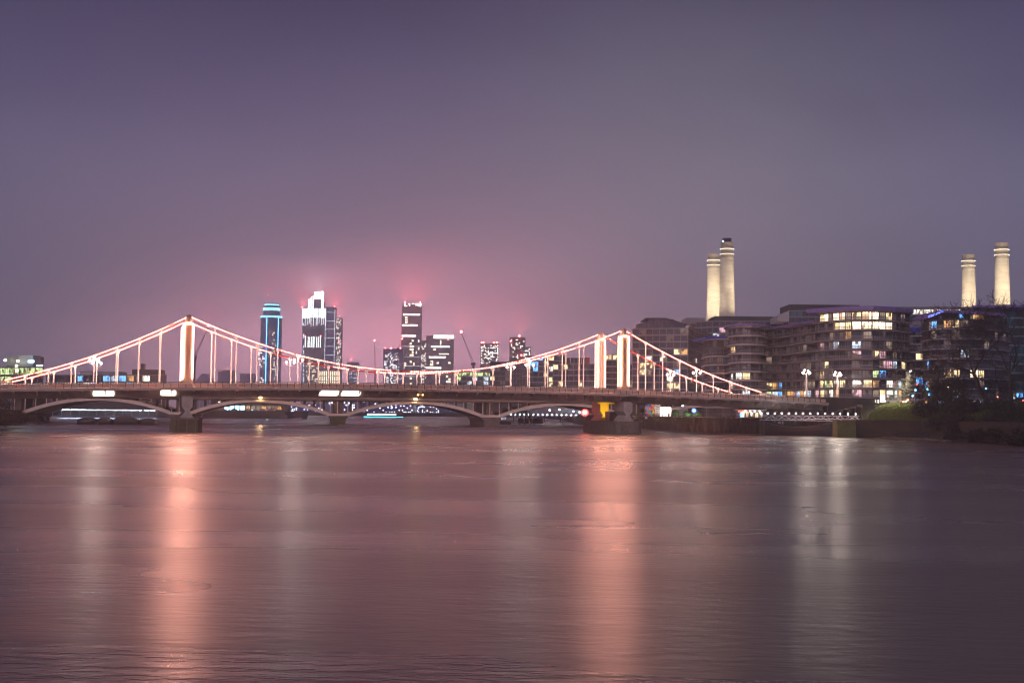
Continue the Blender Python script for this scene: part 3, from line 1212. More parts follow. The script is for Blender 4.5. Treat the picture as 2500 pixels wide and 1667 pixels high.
# drum end
A0, l0, c0_, H0 = block('apartment_block', 'rounded drum end of the apartment block with pink-lit floor bands, above the bridge end', 'apartment block',
                        [wpt(1781, 428), wpt(1785, 420), wpt(1796, 415), wpt(1812, 412), wpt(1832, 411.5), wpt(1852, 413), wpt(1869, 421)], Z0, FH, 10, 14, wall=M_BRICK, bay=2.4, slab=1.0,
                        slab_t=0.36, slab_m=M_SLABP, fmin=1, frames=True, rail_on=True, mix=[('dark', 6), ('blind', 4)],
                        lit={(7, 2): 'warm', (7, 3): 'amber', (7, 4): 'warm', (4, 3): 'white', (4, 5): 'white', (4, 6): 'warm', (3, 2): 'white', (3, 3): 'white', (3, 4): 'dim', (2, 6): 'cool'},
                        group='curved apartment blocks by the bridge')
roof_edge(A0, l0, H0 + 0.01, 2.0, 0.75, M_ROOFV, 14, c0_)
# smaller rounded block
B0, lb, cb0, HB = block('apartment_block', 'lower rounded apartment block with a sharp blue roof edge behind the cables', 'apartment block',
                        [wpt(1717, 455), wpt(1721, 444), wpt(1732, 437), wpt(1750, 433), wpt(1783, 434)], Z0, FH, 9, 14, wall=M_BRICK, bay=2.6, slab=0.9, slab_t=0.36, slab_m=M_SLABP,
                        fmin=1, frames=True, rail_on=True, mix=[('dark', 5), ('teal', 1.5), ('blind', 3)],
                        lit={(2, 2): 'dim', (3, 4): 'dim', (5, 1): 'dim'}, skip_slab=(8,), group='curved apartment blocks by the bridge')
roof_edge(B0, lb, HB + 0.01, 1.6, 0.8, M_ROOFB, 14, cb0, tip=(-2.5, -1.0))
# right-hand rounded block with the winged roof
G0, lg, cg0, HG = block('apartment_block', 'dark rounded apartment block with a winged lilac and blue roof behind the bare trees', 'apartment block',
                        [wpt(2254, 393), wpt(2259, 384), wpt(2275, 377), wpt(2305, 372), wpt(2345, 370), wpt(2390, 371), wpt(2430, 375), wpt(2463, 385)], Z0, FH, 10, 16, wall=M_WALLD, bay=2.7,
                        slab=1.0, slab_t=0.24, slab_m=mat('lilac slab edge', (0.36, 0.32, 0.44), 0.6), skip_slab=(10,), fmin=1, frames=True, rail_on=True, mix=[('dark', 7), ('blind', 2), ('blue', 3), ('dim', 0.7), ('sky', 0.12)],
                        lit=street_lit(16, (1, 2), 0.35, ('cool', 'sky', 'white', 'amber')) | {(9, 8): 'amber', (9, 9): 'warm', (9, 10): 'dim', (9, 5): 'pink', (9, 6): 'sky', (4, 2): 'amber', (4, 6): 'dim', (4, 8): 'warm', (4, 9): 'warm', (4, 11): 'bright', (4, 12): 'warm',
                             (3, 4): 'amber', (3, 5): 'dim', (8, 9): 'dim', (6, 10): 'cool'}, group='curved apartment blocks by the bridge')
rb = MB()
P0, P1, P2 = Vector((at(2247, 775, 383).x - cg0.x, -2.5)), Vector((at(2324, 751, 366).x - cg0.x, -8.0 + 3.0)), Vector((at(2466, 764, 372).x - cg0.x, -4.0))
za, zb_, zc_ = zat(2247, 775, 383) - Z0, zat(2324, 751, 367) - Z0, zat(2466, 764, 372) - Z0
for (p, q, z0_, z1_) in ((P0, P1, za, zb_), (P1, P2, zb_, zc_)):
    rb.hexa(((p.x, p.y, z0_ - 0.8), (q.x, q.y, z1_ - 0.8), (q.x, q.y + 18, z1_ - 0.8), (p.x, p.y + 18, z0_ - 0.8), (p.x, p.y, z0_), (q.x, q.y, z1_), (q.x, q.y + 18, z1_), (p.x, p.y + 18, z0_)))
rb.build('roof', mat('lilac roof', (0.26, 0.17, 0.52), 0.45, var=0.15), G0)
rb = MB()
rb.prism_y([(P0.x + 3.5, HG + 0.01), (P2.x - 2.5, HG + 0.01), (P2.x - 2.5, zc_ - 0.82), (P1.x, zb_ - 0.9), (P0.x + 3.5, za + 0.2)], -1.5, 12)
rb.build('attic', GL['blue'], G0)
for q in range(14):
    xx = P0.x + 4.2 + (P2.x - P0.x - 7.5) * q / 13
    rb = MB(); rb.box(xx - 0.8, xx + 0.8, -1.56, -1.51, HG + 0.15, HG + 1.9)
    rb.build('attic_window', GL['amber' if q in (9, 10) else 'warm' if q == 8 else 'sky' if q == 5 else 'dark'], G0)
M_BLUELED = emit('blue roof light', (0.06, 0.16, 1.0), 0.9, sample=False)
rb = MB(); rb.beam((P0.x, P0.y - 0.15, za - 0.42), (P1.x, P1.y - 0.15, zb_ - 0.42), 0.2, 0.7); rb.build('roof_light', M_BLUELED, G0)
# teal-lit block at the frame edge
Hh, lh, ch0, HH = block('apartment_block', 'teal-lit glass block at the edge behind the winged roof', 'apartment block',
                        [wpt(2392, 402), wpt(2440, 401), wpt(2580, 403)], Z0, FH, 12, 16, wall=M_METAL, bay=2.7, slab=0.5, slab_m=mat('cyan slab edge', (0.20, 0.42, 0.50), 0.5), fmin=1, frames=True,
                        mix=[('teal', 6), ('dark', 4), ('blue', 2)], lit=street_lit(12, (1, 2), 0.5, ('cool', 'sky', 'warm')) | {(3, 8): 'cool', (2, 7): 'cool'})
roof_edge(Hh, lh, HH + 0.01, 2.5, 0.7, mat('lilac roof', (0.26, 0.17, 0.52)), 16, ch0, tip=(-3, 0))
K0, lk, ck0, HK = block('apartment_block', 'recessed block in the gap with a blue fascia and white floor lines', 'apartment block', [wpt(2200, 452), wpt(2290, 452)], Z0, FH, 11, 14, wall=M_METAL, bay=2.6, slab=0.6,
                        slab_m=M_SLABP, fmin=1, mix=[('dark', 5), ('blind', 2)], lit={(7, 2): 'warm', (7, 3): 'sky', (4, 2): 'sky', (5, 4): 'cool'})
b = MB(); b.box(lk[0].x, lk[1].x, -0.9, -0.62, HK - 1.6, HK); b.build('fascia', M_ROOFB, K0)
# grey glass block beside the south towers
C0, lc, cc0, HC = block('office_block', 'grey glass block with fine floor lines directly behind the south towers', 'office block',
                        [wpt(1544, 566), wpt(1610, 560), wpt(1679, 557)], 4.3, 3.1, 13, 26, wall=M_METAL, bay=3.0, slab=0.16, slab_t=0.22, slab_m=M_METAL, fmin=1, frames=True, fin=0.12, fin_m=M_METAL,
                        mix=[('blue', 7), ('blind', 2), ('dark', 2), ('dim', 0.5), ('white', 0.15)],
                        lit={(9, 6): 'warm', (9, 7): 'amber', (8, 2): 'white', (8, 4): 'white', (7, 1): 'warm', (7, 2): 'warm', (6, 1): 'warm', (6, 2): 'dim', (3, 5): 'dim', (2, 6): 'sky', (1, 6): 'sky', (6, 6): 'sky', (4, 5): 'warm', (4, 6): 'warm'})
b = MB()
x0, x1, xm = lc[0].x, lc[-1].x, at(1575, 800, 562).x - cc0.x
b.prism_y([(x0 + 1, HC + 0.01), (x1 - 0.3, HC + 0.01), (x1 - 0.3, HC + 1.6), (x0 + 18, HC + 4.3), (x0 + 7, HC + 4.3), (x0 + 7, HC + 3.0), (x0 + 1, HC + 1.8)], 1.2, 22)
b.build('attic', GLZ := GL['blue'], C0)
b = MB()
b.hexa(((x0 + 5.5, 0.6, HC + 4.3), (x0 + 15, 0.6, HC + 4.3), (x0 + 15, 23, HC + 4.3), (x0 + 5.5, 23, HC + 4.3), (x0 + 5.5, 0.6, HC + 4.8), (x0 + 15, 0.6, HC + 4.8), (x0 + 15, 23, HC + 4.8), (x0 + 5.5, 23, HC + 4.8)))
b.hexa(((x0 + 15, 0.6, HC + 4.3), (x1 + 0.2, 0.6, HC + 1.6), (x1 + 0.2, 23, HC + 1.6), (x0 + 15, 23, HC + 4.3), (x0 + 15, 0.6, HC + 4.8), (x1 + 0.2, 0.6, HC + 2.1), (x1 + 0.2, 23, HC + 2.1), (x0 + 15, 23, HC + 4.8)))
b.build('roof', M_ROOFD, C0)
C2, lcc, cc2, HC2 = block('office_block', 'dark brown side wing receding from the grey glass block', 'office block', [wpt(1680, 557), wpt(1706, 585), wpt(1732, 612)], 4.3, 3.1, 13, 14, wall=M_BRICK, bay=3.2, slab=0.15,
                          slab_t=0.22, fmin=1, fin=0.16, frames=True, mix=[('dark', 7), ('blind', 2)], lit={(8, 6): 'white', (5, 2): 'white', (6, 9): 'dim', (4, 8): 'dim'})
roof_edge(C2, lcc, HC2 + 0.01, 0.5, 0.9, M_ROOFD, 14, cc2)
D0, ld, cd0, HD = block('office_block', 'wide glass block under the twin chimneys with a dark flat roof', 'office block', [wpt(1686, 655), wpt(1740, 645), wpt(1930, 640)], 4.3, 3.15, 16, 30, wall=M_METAL, bay=3.3,
                        slab=0.14, slab_t=0.3, slab_m=M_METAL, fmin=12, fin=0.14, fin_m=M_METAL, frames=True, mix=[('blue', 6), ('dark', 4), ('blind', 1)],
                        lit={(14, 5): 'pink', (14, 8): 'amber', (14, 14): 'warm', (14, 18): 'warm', (13, 4): 'cool', (14, 22): 'cool'})
b = MB(); b.box(ld[1].x + 2, ld[2].x - 2, 3.5, 26, HD + 0.01, HD + 2.9); b.build('roof_storey', M_ROOFD, D0)
b = MB(); b.box(ld[0].x - 3, ld[1].x - 3, 6, 22, HD - 1, HD + 2.0); b.build('plant_room', M_METAL, D0)
E0, le, ce0, HE = block('office_block', 'glass block with a dark rooftop plant storey behind the lit penthouses', 'office block', [wpt(1925, 622), wpt(2128, 618)], 4.3, 3.2, 17, 30, wall=M_METAL, bay=3.4, slab=0.14,
                        slab_t=0.3, slab_m=M_METAL, fmin=14, fin=0.14, fin_m=M_METAL, frames=True, mix=[('blue', 6), ('teal', 1), ('dark', 3)])
b = MB(); b.box(le[0].x + 1, le[1].x - 4, 4, 26, HE + 0.01, HE + 3.2); rs = b.build('roof_storey', M_ROOFD, E0)
b = MB(); b.box(le[1].x - 9, le[1].x - 6.5, 3.9, 3.99, HE + 0.4, HE + 2.4); b.build('lit_window', GL['white'], rs)
b = MB(); b.hexa(((le[0].x - 5.5, 2, HE - 6), (le[0].x, 0, HE - 6), (le[0].x, 20, HE - 6), (le[0].x - 5.5, 20, HE - 6), (le[0].x - 5.5, 2, HE - 3.2), (le[0].x, 0, HE - 0.4), (le[0].x, 20, HE - 0.4), (le[0].x - 5.5, 20, HE - 3.2)))
b.build('gable', M_SLABP, E0)
F0, lf, cf0, HF = block('office_block', 'long pale-roofed block with a lit glazed top storey at the upper edge of the apartments', 'office block', [wpt(2166, 604), wpt(2330, 600), wpt(2560, 598)], 4.3, 3.2, 17, 30, wall=M_METAL,
                        bay=3.4, slab=0.2, slab_t=0.35, slab_m=M_METAL, fmin=15, fin=0.14, fin_m=M_METAL, frames=True, mix=[('dark', 5), ('blue', 3)],
                        lit=dict([((16, q), 'white') for q in range(1, 10)] + [((16, 0), 'pink')]))
roof_edge(F0, lf, HF + 0.01, 0.8, 0.6, M_METAL, 30, cf0)
b = MB(); b.box(at(2455, 700, 600).x - cf0.x, at(2475, 700, 600).x - cf0.x, 2, 10, HF + 0.62, HF + 2.2); b.build('plant_room', M_DARK, F0)
# ------------------------------------------------------------------ power station: brick hall mostly hidden, four floodlit chimneys
M_CHIM = mat('cream chimney paint', (0.70, 0.62, 0.50), 0.8, var=0.24, scale=0.16, stretch=(1, 1, 6), bump=0.2)
M_RING = emit('chimney light ring', (1.0, 0.88, 0.66), 1.1, sample=False)
M_FLOOD = emit('floodlight', (1.0, 0.80, 0.48), 60.0)
pp = [wpt(1775, 700), wpt(1742, 752), wpt(2450, 692), wpt(2368, 744)]
cx_ = sum(pp, Vector((0, 0))) / 4
ps = thing('power_station', 'brick power station hall with four tall cream chimneys lit from below', 'power station', (cx_.x, cx_.y, 4.3))
b = MB(); b.box(-86, 86, -20, 22, 0, 46); b.build('hall', M_BRICK, ps)
for i, (p, xx, yt, D) in enumerate(zip(pp, (1775, 1742, 2450, 2368), (592.5, 621, 594, 622.5), (700, 752, 692, 744))):
    q = p - cx_
    zt = zat(xx, yt, D) - 4.3
    r0, r1 = 4.62, 3.72
    base = link('wash_tower', None, ps, (q.x, q.y, 0))
    t = MB(); t.box(-8, 8, -8, 8, 0, 47.5); t.build('brick_tower', M_BRICK, base)
    c = MB()
    H = zt - 47.5
    prof = [(r0 + 0.5, 47.5), (r0 + 0.3, 49)]
    for k in range(25):
        f = k / 24
        z = 49.2 + (H - 11.2) * f
        r = r0 + (r1 - r0) * f
        prof += [(r, z), (r, z + (H - 11.2) / 24 - 0.14), (r - 0.06, z + (H - 11.2) / 24 - 0.10), (r - 0.06, z + (H - 11.2) / 24 - 0.02)]
    c.lathe(prof, n=40)
    ch = c.build('chimney', M_CHIM, base, smooth=False)
    cap = MB()
    zc = zt - 9.0
    cap.lathe([(r1 - 0.1, zc), (r1 + 0.12, zc + 0.05), (r1 + 0.12, zc + 2.0), (r1 - 0.05, zc + 2.1), (r1 - 0.05, zc + 5.0), (r1 - 0.15, zc + 5.1), (r1 - 0.15, zt - 0.01), (r1 - 0.9, zt)], n=40)
    cp = cap.build('chimney_head', mat('chimney head', (0.44, 0.37, 0.29), 0.8, var=0.1, scale=0.3), base)
    for dz in (2.05, 5.05):
        rg = MB()
        rr = r1 + 0.18
        rg.lathe([(rr, zc + dz), (rr + 0.28, zc + dz), (rr + 0.28, zc + dz + 0.17), (rr, zc + dz + 0.17)], n=40)
        rg.build('light_ring', M_RING, cp)
    # floodlights set out round the foot of the chimney, aimed up the shaft
    for k in range(5):
        a = R(200 + 35 * k)
        fl = MB()
        fl.box(-0.75, 0.75, -0.75, 0.75, 0, 0.5)
        o = fl.build('floodlight', M_DARK, base)
        P = Vector((24.0 * math.cos(a), 24.0 * math.sin(a), 46.5))
        o.location = P
        ld = bpy.data.lights.new('floodlight_beam', 'SPOT')
        ld.energy = 31000.0
        ld.color = (1.0, 0.83, 0.58)
        ld.spot_size = R(75)
        ld.spot_blend = 0.9
        ld.shadow_soft_size = 0.6
        lo = bpy.data.objects.new('floodlight_beam', ld)
        col.objects.link(lo)
        lo.parent = o
        lo.location = (0, 0, 0.6)
        d = Vector((0, 0, zt - 8)) - P
        lo.rotation_euler = d.to_track_quat('-Z', 'Y').to_euler()
        if k in (1, 3):
            ln = ld.copy()
            ln.energy = 42000.0
            ln.spot_size = R(34)
            l2 = bpy.data.objects.new('floodlight_beam', ln)
            col.objects.link(l2)
            l2.parent = o
            l2.location = (0, 0, 0.7)
            l2.rotation_euler = (Vector((0, 0, zt - 6)) - P).to_track_quat('-Z', 'Y').to_euler()
    if i == 0:
        lf_ = MB()
        for k in range(10):
            a = 2 * math.pi * k / 10
            lf_.beam((2.6 * math.cos(a), 2.6 * math.sin(a), zt), (2.6 * math.cos(a), 2.6 * math.sin(a), zt + 2.1), 0.12)
        lf_.lathe([(2.7, zt + 2.1), (2.8, zt + 2.25), (2.8, zt + 2.4), (0.1, zt + 2.45)], n=20)
        o = lf_.build('viewing_lift', M_DARK, base, label='small glazed lift cage standing on top of the chimney')
        e_ = MB(); e_.lathe([(2.3, zt + 0.1), (2.3, zt + 1.7)], n=14); e_.build('cage_glass', GL['blue'], o)
        e_ = MB(); e_.ball((-2.5, -1.2, zt + 0.6), 0.3); e_.build('cage_lamp', emit('cage lamp', (0.5, 0.85, 1.0), 6.0, sample=False), o)
# ------------------------------------------------------------------ far skyline
M_TWR = mat('tower glass grey', (0.15, 0.13, 0.19), 0.35, var=0.2, scale=0.05)
M_TWRB = mat('tower glass blue', (0.07, 0.085, 0.30), 0.3, var=0.2, scale=0.05)
M_TWRR = mat('tower brick red', (0.20, 0.10, 0.10), 0.7, var=0.2, scale=0.05)
M_MULL = mat('tower mullion', (0.28, 0.25, 0.28), 0.5)
M_CROWN = emit('crown light', (1.0, 0.88, 0.74), 5.0, sample=False)
M_CROWNW = emit('white fin light', (0.86, 1.0, 0.92), 3.6, sample=False)
M_FINDIM = emit('dim fin light', (0.80, 0.86, 0.95), 1.8, sample=False)
M_CYAN = emit('cyan light strip', (0.08, 0.50, 1.0), 6.0, sample=False)
M_CYANW = emit('cyan crown window', (0.25, 0.80, 1.0), 4.0, sample=False)
M_WINW = emit('far window white', (1.0, 0.90, 0.80), 3.4, sample=False)
M_WINB = emit('far window blue', (0.55, 0.70, 1.0), 3.0, sample=False)
M_WINY = emit('far window yellow', (1.0, 0.82, 0.55), 2.8, sample=False)
GY = 4.3


class Front:
    """parts on the river front of a far building; pixel outlines become boxes at its set distance"""

    def __init__(self, name, label, cat, x0, x1, D, group='far towers over the river'):
        D = D * 1.5 if D >= 1240 else D  # far towers moved back and enlarged so the haze pales them
        self.D = D
        p = at((x0 + x1) / 2, 960, D)
        self.o = Vector((p.x, D, GY))
        self.root = thing(name, label, cat, self.o, 0, group)

    def q(self, x, y):
        p = at(x, y, self.D)
        return p.x - self.o.x, max(0.0, p.z - self.o.z)

    def box(self, mb, x0, x1, y0, y1, front=0.0, back=20.0):
        """y0 is the upper edge in the photograph; y1 None reaches the ground"""
        a, zt = self.q(x0, y0)
        c, _ = self.q(x1, y0)
        zb = 0.0 if y1 is None else self.q(x0, y1)[1]
        mb.box(a, c, -front, back, zb, zt)

    def part(self, name, m_, rects, front=0.3, back=-0.02, **kw):
        mb = MB()
        for r in rects:
            self.box(mb, *r, front=front, back=back)
        return mb.build(name, m_, self.root, **kw)

    def body(self, x0, x1, y0, depth, m_, name='wall'):
        mb = MB()
        self.box(mb, x0, x1, y0, None, 0.0, depth)
        return mb.build(name, m_, self.root)

    def windows(self, x0, x1, y0, y1, cols, rows, p, m_, sz=(0.55, 0.55), front=0.25, name='lit_window'):
        mb = MB()
        dx, dy = (x1 - x0) / cols, (y1 - y0) / rows
        n = 0
        for r in range(rows):
            for c in range(cols):
                if rng.random() < p:
                    xx, yy = x0 + dx * (c + 0.5), y0 + dy * (r + 0.5)
                    self.box(mb, xx - dx * sz[0] / 2, xx + dx * sz[0] / 2, yy - dy * sz[1] / 2, yy + dy * sz[1] / 2, front, -0.02)
                    n += 1
        if n:
            mb.build(name, m_, self.root, kind='stuff')

    def lines(self, x0, x1, y0, y1, cols, m_, w=0.25, front=0.2, name='mullion'):
        mb = MB()
        for c in range(cols + 1):
            a, zt = self.q(x0 + (x1 - x0) * c / cols, y0)
            zb = 0.0 if y1 is None else self.q(x0, y1)[1]
            mb.box(a - w / 2, a + w / 2, -front, -0.01, zb, zt)
        mb.build(name, m_, self.root, kind='stuff')

    def lamp(self, x, y, r=1.3, m_=None, name='aviation_light', front=1.0, watts=0.0):
        a, z = self.q(x, y)
        mb = MB(); mb.ball((0, 0, 0), r, 10, 6)
        o = mb.build(name, m_ or M_AVI, self.root)
        o.location = (a, -front, z)
        if watts:
            ld = bpy.data.lights.new('aviation_glow', 'SPOT')
            ld.energy = watts
            ld.color = (1.0, 0.10, 0.10) if m_ is None else (0.95, 0.9, 0.9)
            ld.shadow_soft_size = 2.0
            ld.spot_size = R(165)
            ld.spot_blend = 0.5
            lo = bpy.data.objects.new('aviation_glow', ld)
            col.objects.link(lo)
            lo.parent = o
            lo.location = (0, 5.0, 3.0)
            lo.rotation_euler = (R(180), 0, 0)
        return o


M_AVI = emit('aviation red', (1.0, 0.10, 0.09), 26.0, sample=False)
AW = 1.25e6

# round blue-lit tower
t = Front('round_tower', 'round glass tower with cyan light strips and ringed crown, leftmost of the far towers', 'tower', 628, 680, 1950)
rr = (t.q(680, 900)[0] - t.q(628, 900)[0]) / 2
z1, z2, z3, z4 = t.q(654, 770)[1], t.q(654, 757)[1], t.q(654, 745)[1], t.q(654, 741)[1]
b = MB(); b.lathe([(rr, 0), (rr, z1)], (0, rr, 0), 28); b.build('shaft', M_TWRB, t.root)
b = MB(); b.lathe([(rr * 0.78, z1), (rr * 0.78, z3), (rr * 0.66, z3 + 0.1), (rr * 0.66, z4 + 2)], (0, rr, 0), 28); b.build('upper_drum', M_TWRB, t.root)


def ring_lights(zb, zt, r, n, name, m_):
    mb = MB()
    for k in range(n):
        a = math.pi + math.pi * (k + 0.5) / n
        ca, sa = math.cos(a), math.sin(a)
        x, y = ca * r, rr + sa * r
        w = 0.3 * math.pi * r / n
        tx, ty = -sa, ca
        mb.hexa([(x + tx * i + ca * j, y + ty * i + sa * j, z) for z in (zb, zt) for i, j in ((-w, 0), (w, 0), (w, 0.5), (-w, 0.5))])
    mb.build(name, m_, t.root, kind='stuff')


ring_lights(z1 - 4.5, z1, rr + 0.05, 20, 'crown_window', M_CYANW)
ring_lights(t.q(654, 757)[1], t.q(654, 750)[1], rr * 0.78 + 0.05, 17, 'crown_window', M_CYANW)
ring_lights(t.q(654, 744)[1], t.q(654, 741)[1], rr * 0.66 + 0.05, 12, 'crown_window', M_CYANW)
for xx in (651, 677.5):
    x, _z = t.q(xx, 800)
    y = rr - math.sqrt(max(0, rr * rr - x * x))
    b = MB(); b.box(x - 0.75, x + 0.75, y - 0.9, y - 0.1, 0, z1); b.build('light_strip', M_CYAN, t.root)
b = MB(); b.tube((0, rr, z4 + 2), (0, rr, t.q(655, 722)[1]), 0.35, 0.12, 6); b.build('spire', M_MULL, t.root)
t.lamp(655, 720, 1.0, watts=AW * 0.35)
t.windows(630, 647, 840, 935, 5, 20, 0.28, M_WINW, (0.8, 0.45), front=2.5)
t.windows(664, 675, 810, 935, 3, 28, 0.30, M_WINY, (0.8, 0.45), front=0.5)

# fin-lit tower with the stepped crown
t = Front('finned_tower', 'tall tower with white light fins and glowing stepped crown fading into low cloud', 'tower', 738, 818, 1850)
t.body(739, 795, 756, 34, M_TWR)
t.body(795, 818, 749, 30, M_TWRB, 'side_wing')
b = MB(); t.box(b, 753, 790, 730, 756, -6, 28); b.build('upper_storey', M_TWR, t.root)
b = MB(); t.box(b, 765, 784, 716, 730, -8, 24); b.build('crown', M_TWR, t.root)
t.part('crown_light', M_CROWN, [(767, 782, 712, 729)], 1.0 - 8, 8.5)
t.part('crown_light', M_CROWNW, [(x, x + 1.5, 730 - 3 * k, 754) for k, x in enumerate((752, 755.5, 759, 763))], 0.8 - 6, 6.5)
t.part('crown_light', M_CROWNW, [(784.5, 786, 709, 754), (787.5, 789.2, 712, 754)], 0.8 - 6, 6.5)
x = 738.0
fins, dims = [], []
while x < 795:
    w = rng.choice((0.9, 1.2, 2.6, 3.6))
    fins.append((x, x + w, 753, 775 + rng.uniform(0, 3)))
    if rng.random() < 0.75:
        dims.append((x, x + min(w, 1.1), 777, 797 - rng.uniform(0, 8)))
    x += w + rng.choice((0.8, 1.4, 2.2))
for f in fins:
    t.part('light_fin', M_CROWNW, [f], 0.8)
for f in dims:
    t.part('light_fin', M_FINDIM, [f], 0.7)
for xx, w in ((745, 1.2), (752, 1.0), (754.5, 1.2), (759.5, 1.4), (764, 1.6), (766.5, 1.2), (773, 1.2), (777, 1.2), (782, 1.2)):
    t.part('light_fin', M_CROWNW, [(xx, xx + w, 822, 848)], 0.8)
t.part('floor_line', M_FINDIM, [(795, 818, y, y + 0.8) for y in (762, 783, 803, 824, 845, 866, 886)], 0.35, kind='stuff')
t.part('edge_light', M_FINDIM, [(794.4, 795.4, 756, 900), (817.4, 818.2, 756, 900)], 0.4)
t.lines(741, 794, 798, None, 22, M_MULL, 0.3)
t.windows(739, 743, 780, 935, 1, 40, 0.6, M_WINB, (0.7, 0.5))
t.windows(747, 775, 878, 932, 8, 12, 0.25, M_WINY, (0.75, 0.5))
t.lamp(738, 750, 1.4, watts=AW * 1.3)
t.lamp(745.5, 821, 1.2, watts=AW * 0.4)
t.lamp(783, 820, 1.2, watts=AW * 0.5)
t.lamp(817, 748, 1.2, watts=AW * 1.0)
t.lamp(774, 722, 1.0, M_CROWN, 'crown_lamp', watts=AW * 0.8)
t = Front('slim_tower', 'slim dark tower speckled with windows directly behind the finned tower', 'tower', 818, 834, 2050)
t.body(812, 834, 776, 25, M_TWRR)
t.windows(819, 833, 778, 930, 6, 50, 0.33, M_WINW, (0.65, 0.6))
t.lamp(829, 771, 1.4, watts=AW * 0.9)
t.lamp(830, 833, 1.0, watts=AW * 0.25)
# low block with lit balconies in front
t = Front('riverside_block', 'low block with rows of lit balcony columns below the finned tower', 'apartment block', 778, 832, 1500, group=None)
t.body(778, 832, 900, 20, M_TWR)
for k in range(10):
    x = 780.5 + 5.2 * k
    t.part('lit_balcony_column', M_WINY, [(x, x + 1.6, 906, 917), (x, x + 1.6, 919, 929), (x, x + 1.6, 931, 937)], 0.6)
# belted tower
def belted(name, label, xs_l, xs_r, xr, ys, ytop, D, wins):
    t = Front(name, label, 'tower', xs_l[0], xr, D)
    t.body(xs_l[-1], xr, ytop, 32, M_TWR)
    for k, y in enumerate(ys):
        t.part('light_belt', M_CROWN, [(xs_l[k], xs_r[k], y, y + 3.6)], 0.9)
    t.lines(xs_l[-1] + 0.5, xr, ytop + 8, None, 16, M_MULL, 0.35)
    for (a, b_, c, d, n, m_, p) in wins:
        t.windows(a, b_, c, d, n, m_, p, M_WINY, (0.85, 0.6))
    return t


t = belted('belted_tower', 'tall slender tower with three glowing storey belts in the middle of the skyline', (985, 983, 981), (1025, 1019, 1015), 1028, (766, 792, 818), 742, 1650,
           [(989, 995, 772, 790, 2, 3, 0.6), (1000, 1010, 828, 870, 2, 6, 0.7), (984, 992, 884, 900, 2, 3, 0.7), (1000, 1006, 880, 940, 1, 9, 0.5), (1006, 1024, 800, 930, 6, 14, 0.07)])
t.part('crown_light', M_CROWN, [(987.5, 989.5, 741, 748), (989, 994, 746, 748), (997, 1001, 741, 742.5), (999.5, 1001, 742, 747), (1007, 1010, 741, 743), (1013, 1028.5, 741, 742.6),
                                (1015, 1016, 741, 747), (1018, 1019, 741, 747), (1022, 1024, 741, 748), (1026, 1028.5, 741, 748.5)], 0.7)
t.part('floor_line', M_FINDIM, [(982, 1028, y, y + 0.6) for y in (845, 870, 893, 918)], 0.35, kind='stuff')
t.lamp(989, 738, 1.4, watts=AW * 0.9)
t.lamp(1026, 738, 1.4, watts=AW * 1.0)
t = belted('belted_tower', 'shorter tower with a bright lettered-looking crown band beside the tall belted tower', (1059, 1053, 1048, 1041), (1108, 1097, 1087, 1077), 1107, (818, 844, 870, 896), 818, 1550,
           [(1074, 1078, 830, 842, 1, 4, 1.0), (1058, 1064, 850, 856, 1, 1, 1.0), (1072, 1096, 862, 866, 4, 1, 0.8), (1050, 1058, 880, 893, 2, 4, 0.9), (1066, 1100, 876, 935, 6, 9, 0.10)])
t.part('crown_light', M_CROWN, [(1059, 1108, 822, 826)], 0.9)
t.lamp(1094, 829, 0.8, watts=0)
t = Front('dark_tower', 'plain dark tower with small windows squeezed between the two belted towers', 'tower', 1027, 1055, 1850)
t.body(1027, 1058, 831, 25, M_TWRR)
t.windows(1028, 1046, 838, 935, 7, 26, 0.35, M_WINW, (0.7, 0.55))
t = Front('window_speckled_tower', 'broad dark blue tower speckled with white windows, left of the tall belted tower', 'tower', 936, 983, 1500)
t.body(936, 984, 851, 25, M_TWRB)
t.windows(938, 974, 860, 936, 13, 26, 0.30, M_WINW, (0.62, 0.62))
t.windows(938, 982, 860, 936, 13, 26, 0.08, M_WINB, (0.62, 0.62))
for x in (941, 955, 978):
    t.lamp(x, 850, 1.0 if x != 955 else 1.4, watts=AW * (0.12 if x != 955 else 0.3))
t = Front('small_tower', 'small faint far tower with a red light beyond the cable sag', 'tower', 847, 876, 2300)
t.body(847, 876, 884, 20, M_TWR)
t.lines(848, 875, 879, 896, 8, M_MULL, 0.5)
t.windows(852, 872, 900, 936, 5, 10, 0.3, M_WINB, (0.6, 0.5))
t.lamp(857, 878, 1.8, watts=AW * 0.6)
t = Front('grid_tower', 'stocky window-grid tower with red lights along its roof, right of the luffing crane', 'tower', 1173, 1218, 1300)
t.body(1173, 1218, 838, 22, M_TWR)
t.windows(1174, 1217, 842, 888, 13, 15, 0.38, M_WINW, (0.6, 0.62))
for x in (1176, 1181, 1206, 1213):
    t.lamp(x, 836, 1.1, watts=AW * 0.10)
t = Front('brick_tower', 'reddish brick tower with a paler annexe and a red light on its roof', 'tower', 1244, 1283, 1250)
t.body(1244, 1283, 823, 22, M_TWRR)
t.windows(1247, 1281, 828, 880, 9, 14, 0.18, M_WINW, (0.45, 0.6))
b = MB(); t.box(b, 1276, 1296, 846, None, 1.0, 14); b.build('annexe', M_MULL, t.root)
t.windows(1278, 1294, 850, 880, 5, 7, 0.35, M_WINW, (0.5, 0.6), front=1.3)
t.lamp(1268, 820, 1.5, watts=AW * 0.35)
t.lamp(1247, 833, 1.0, watts=AW * 0.15)
t.lamp(1273, 867, 1.2, watts=AW * 0.1)
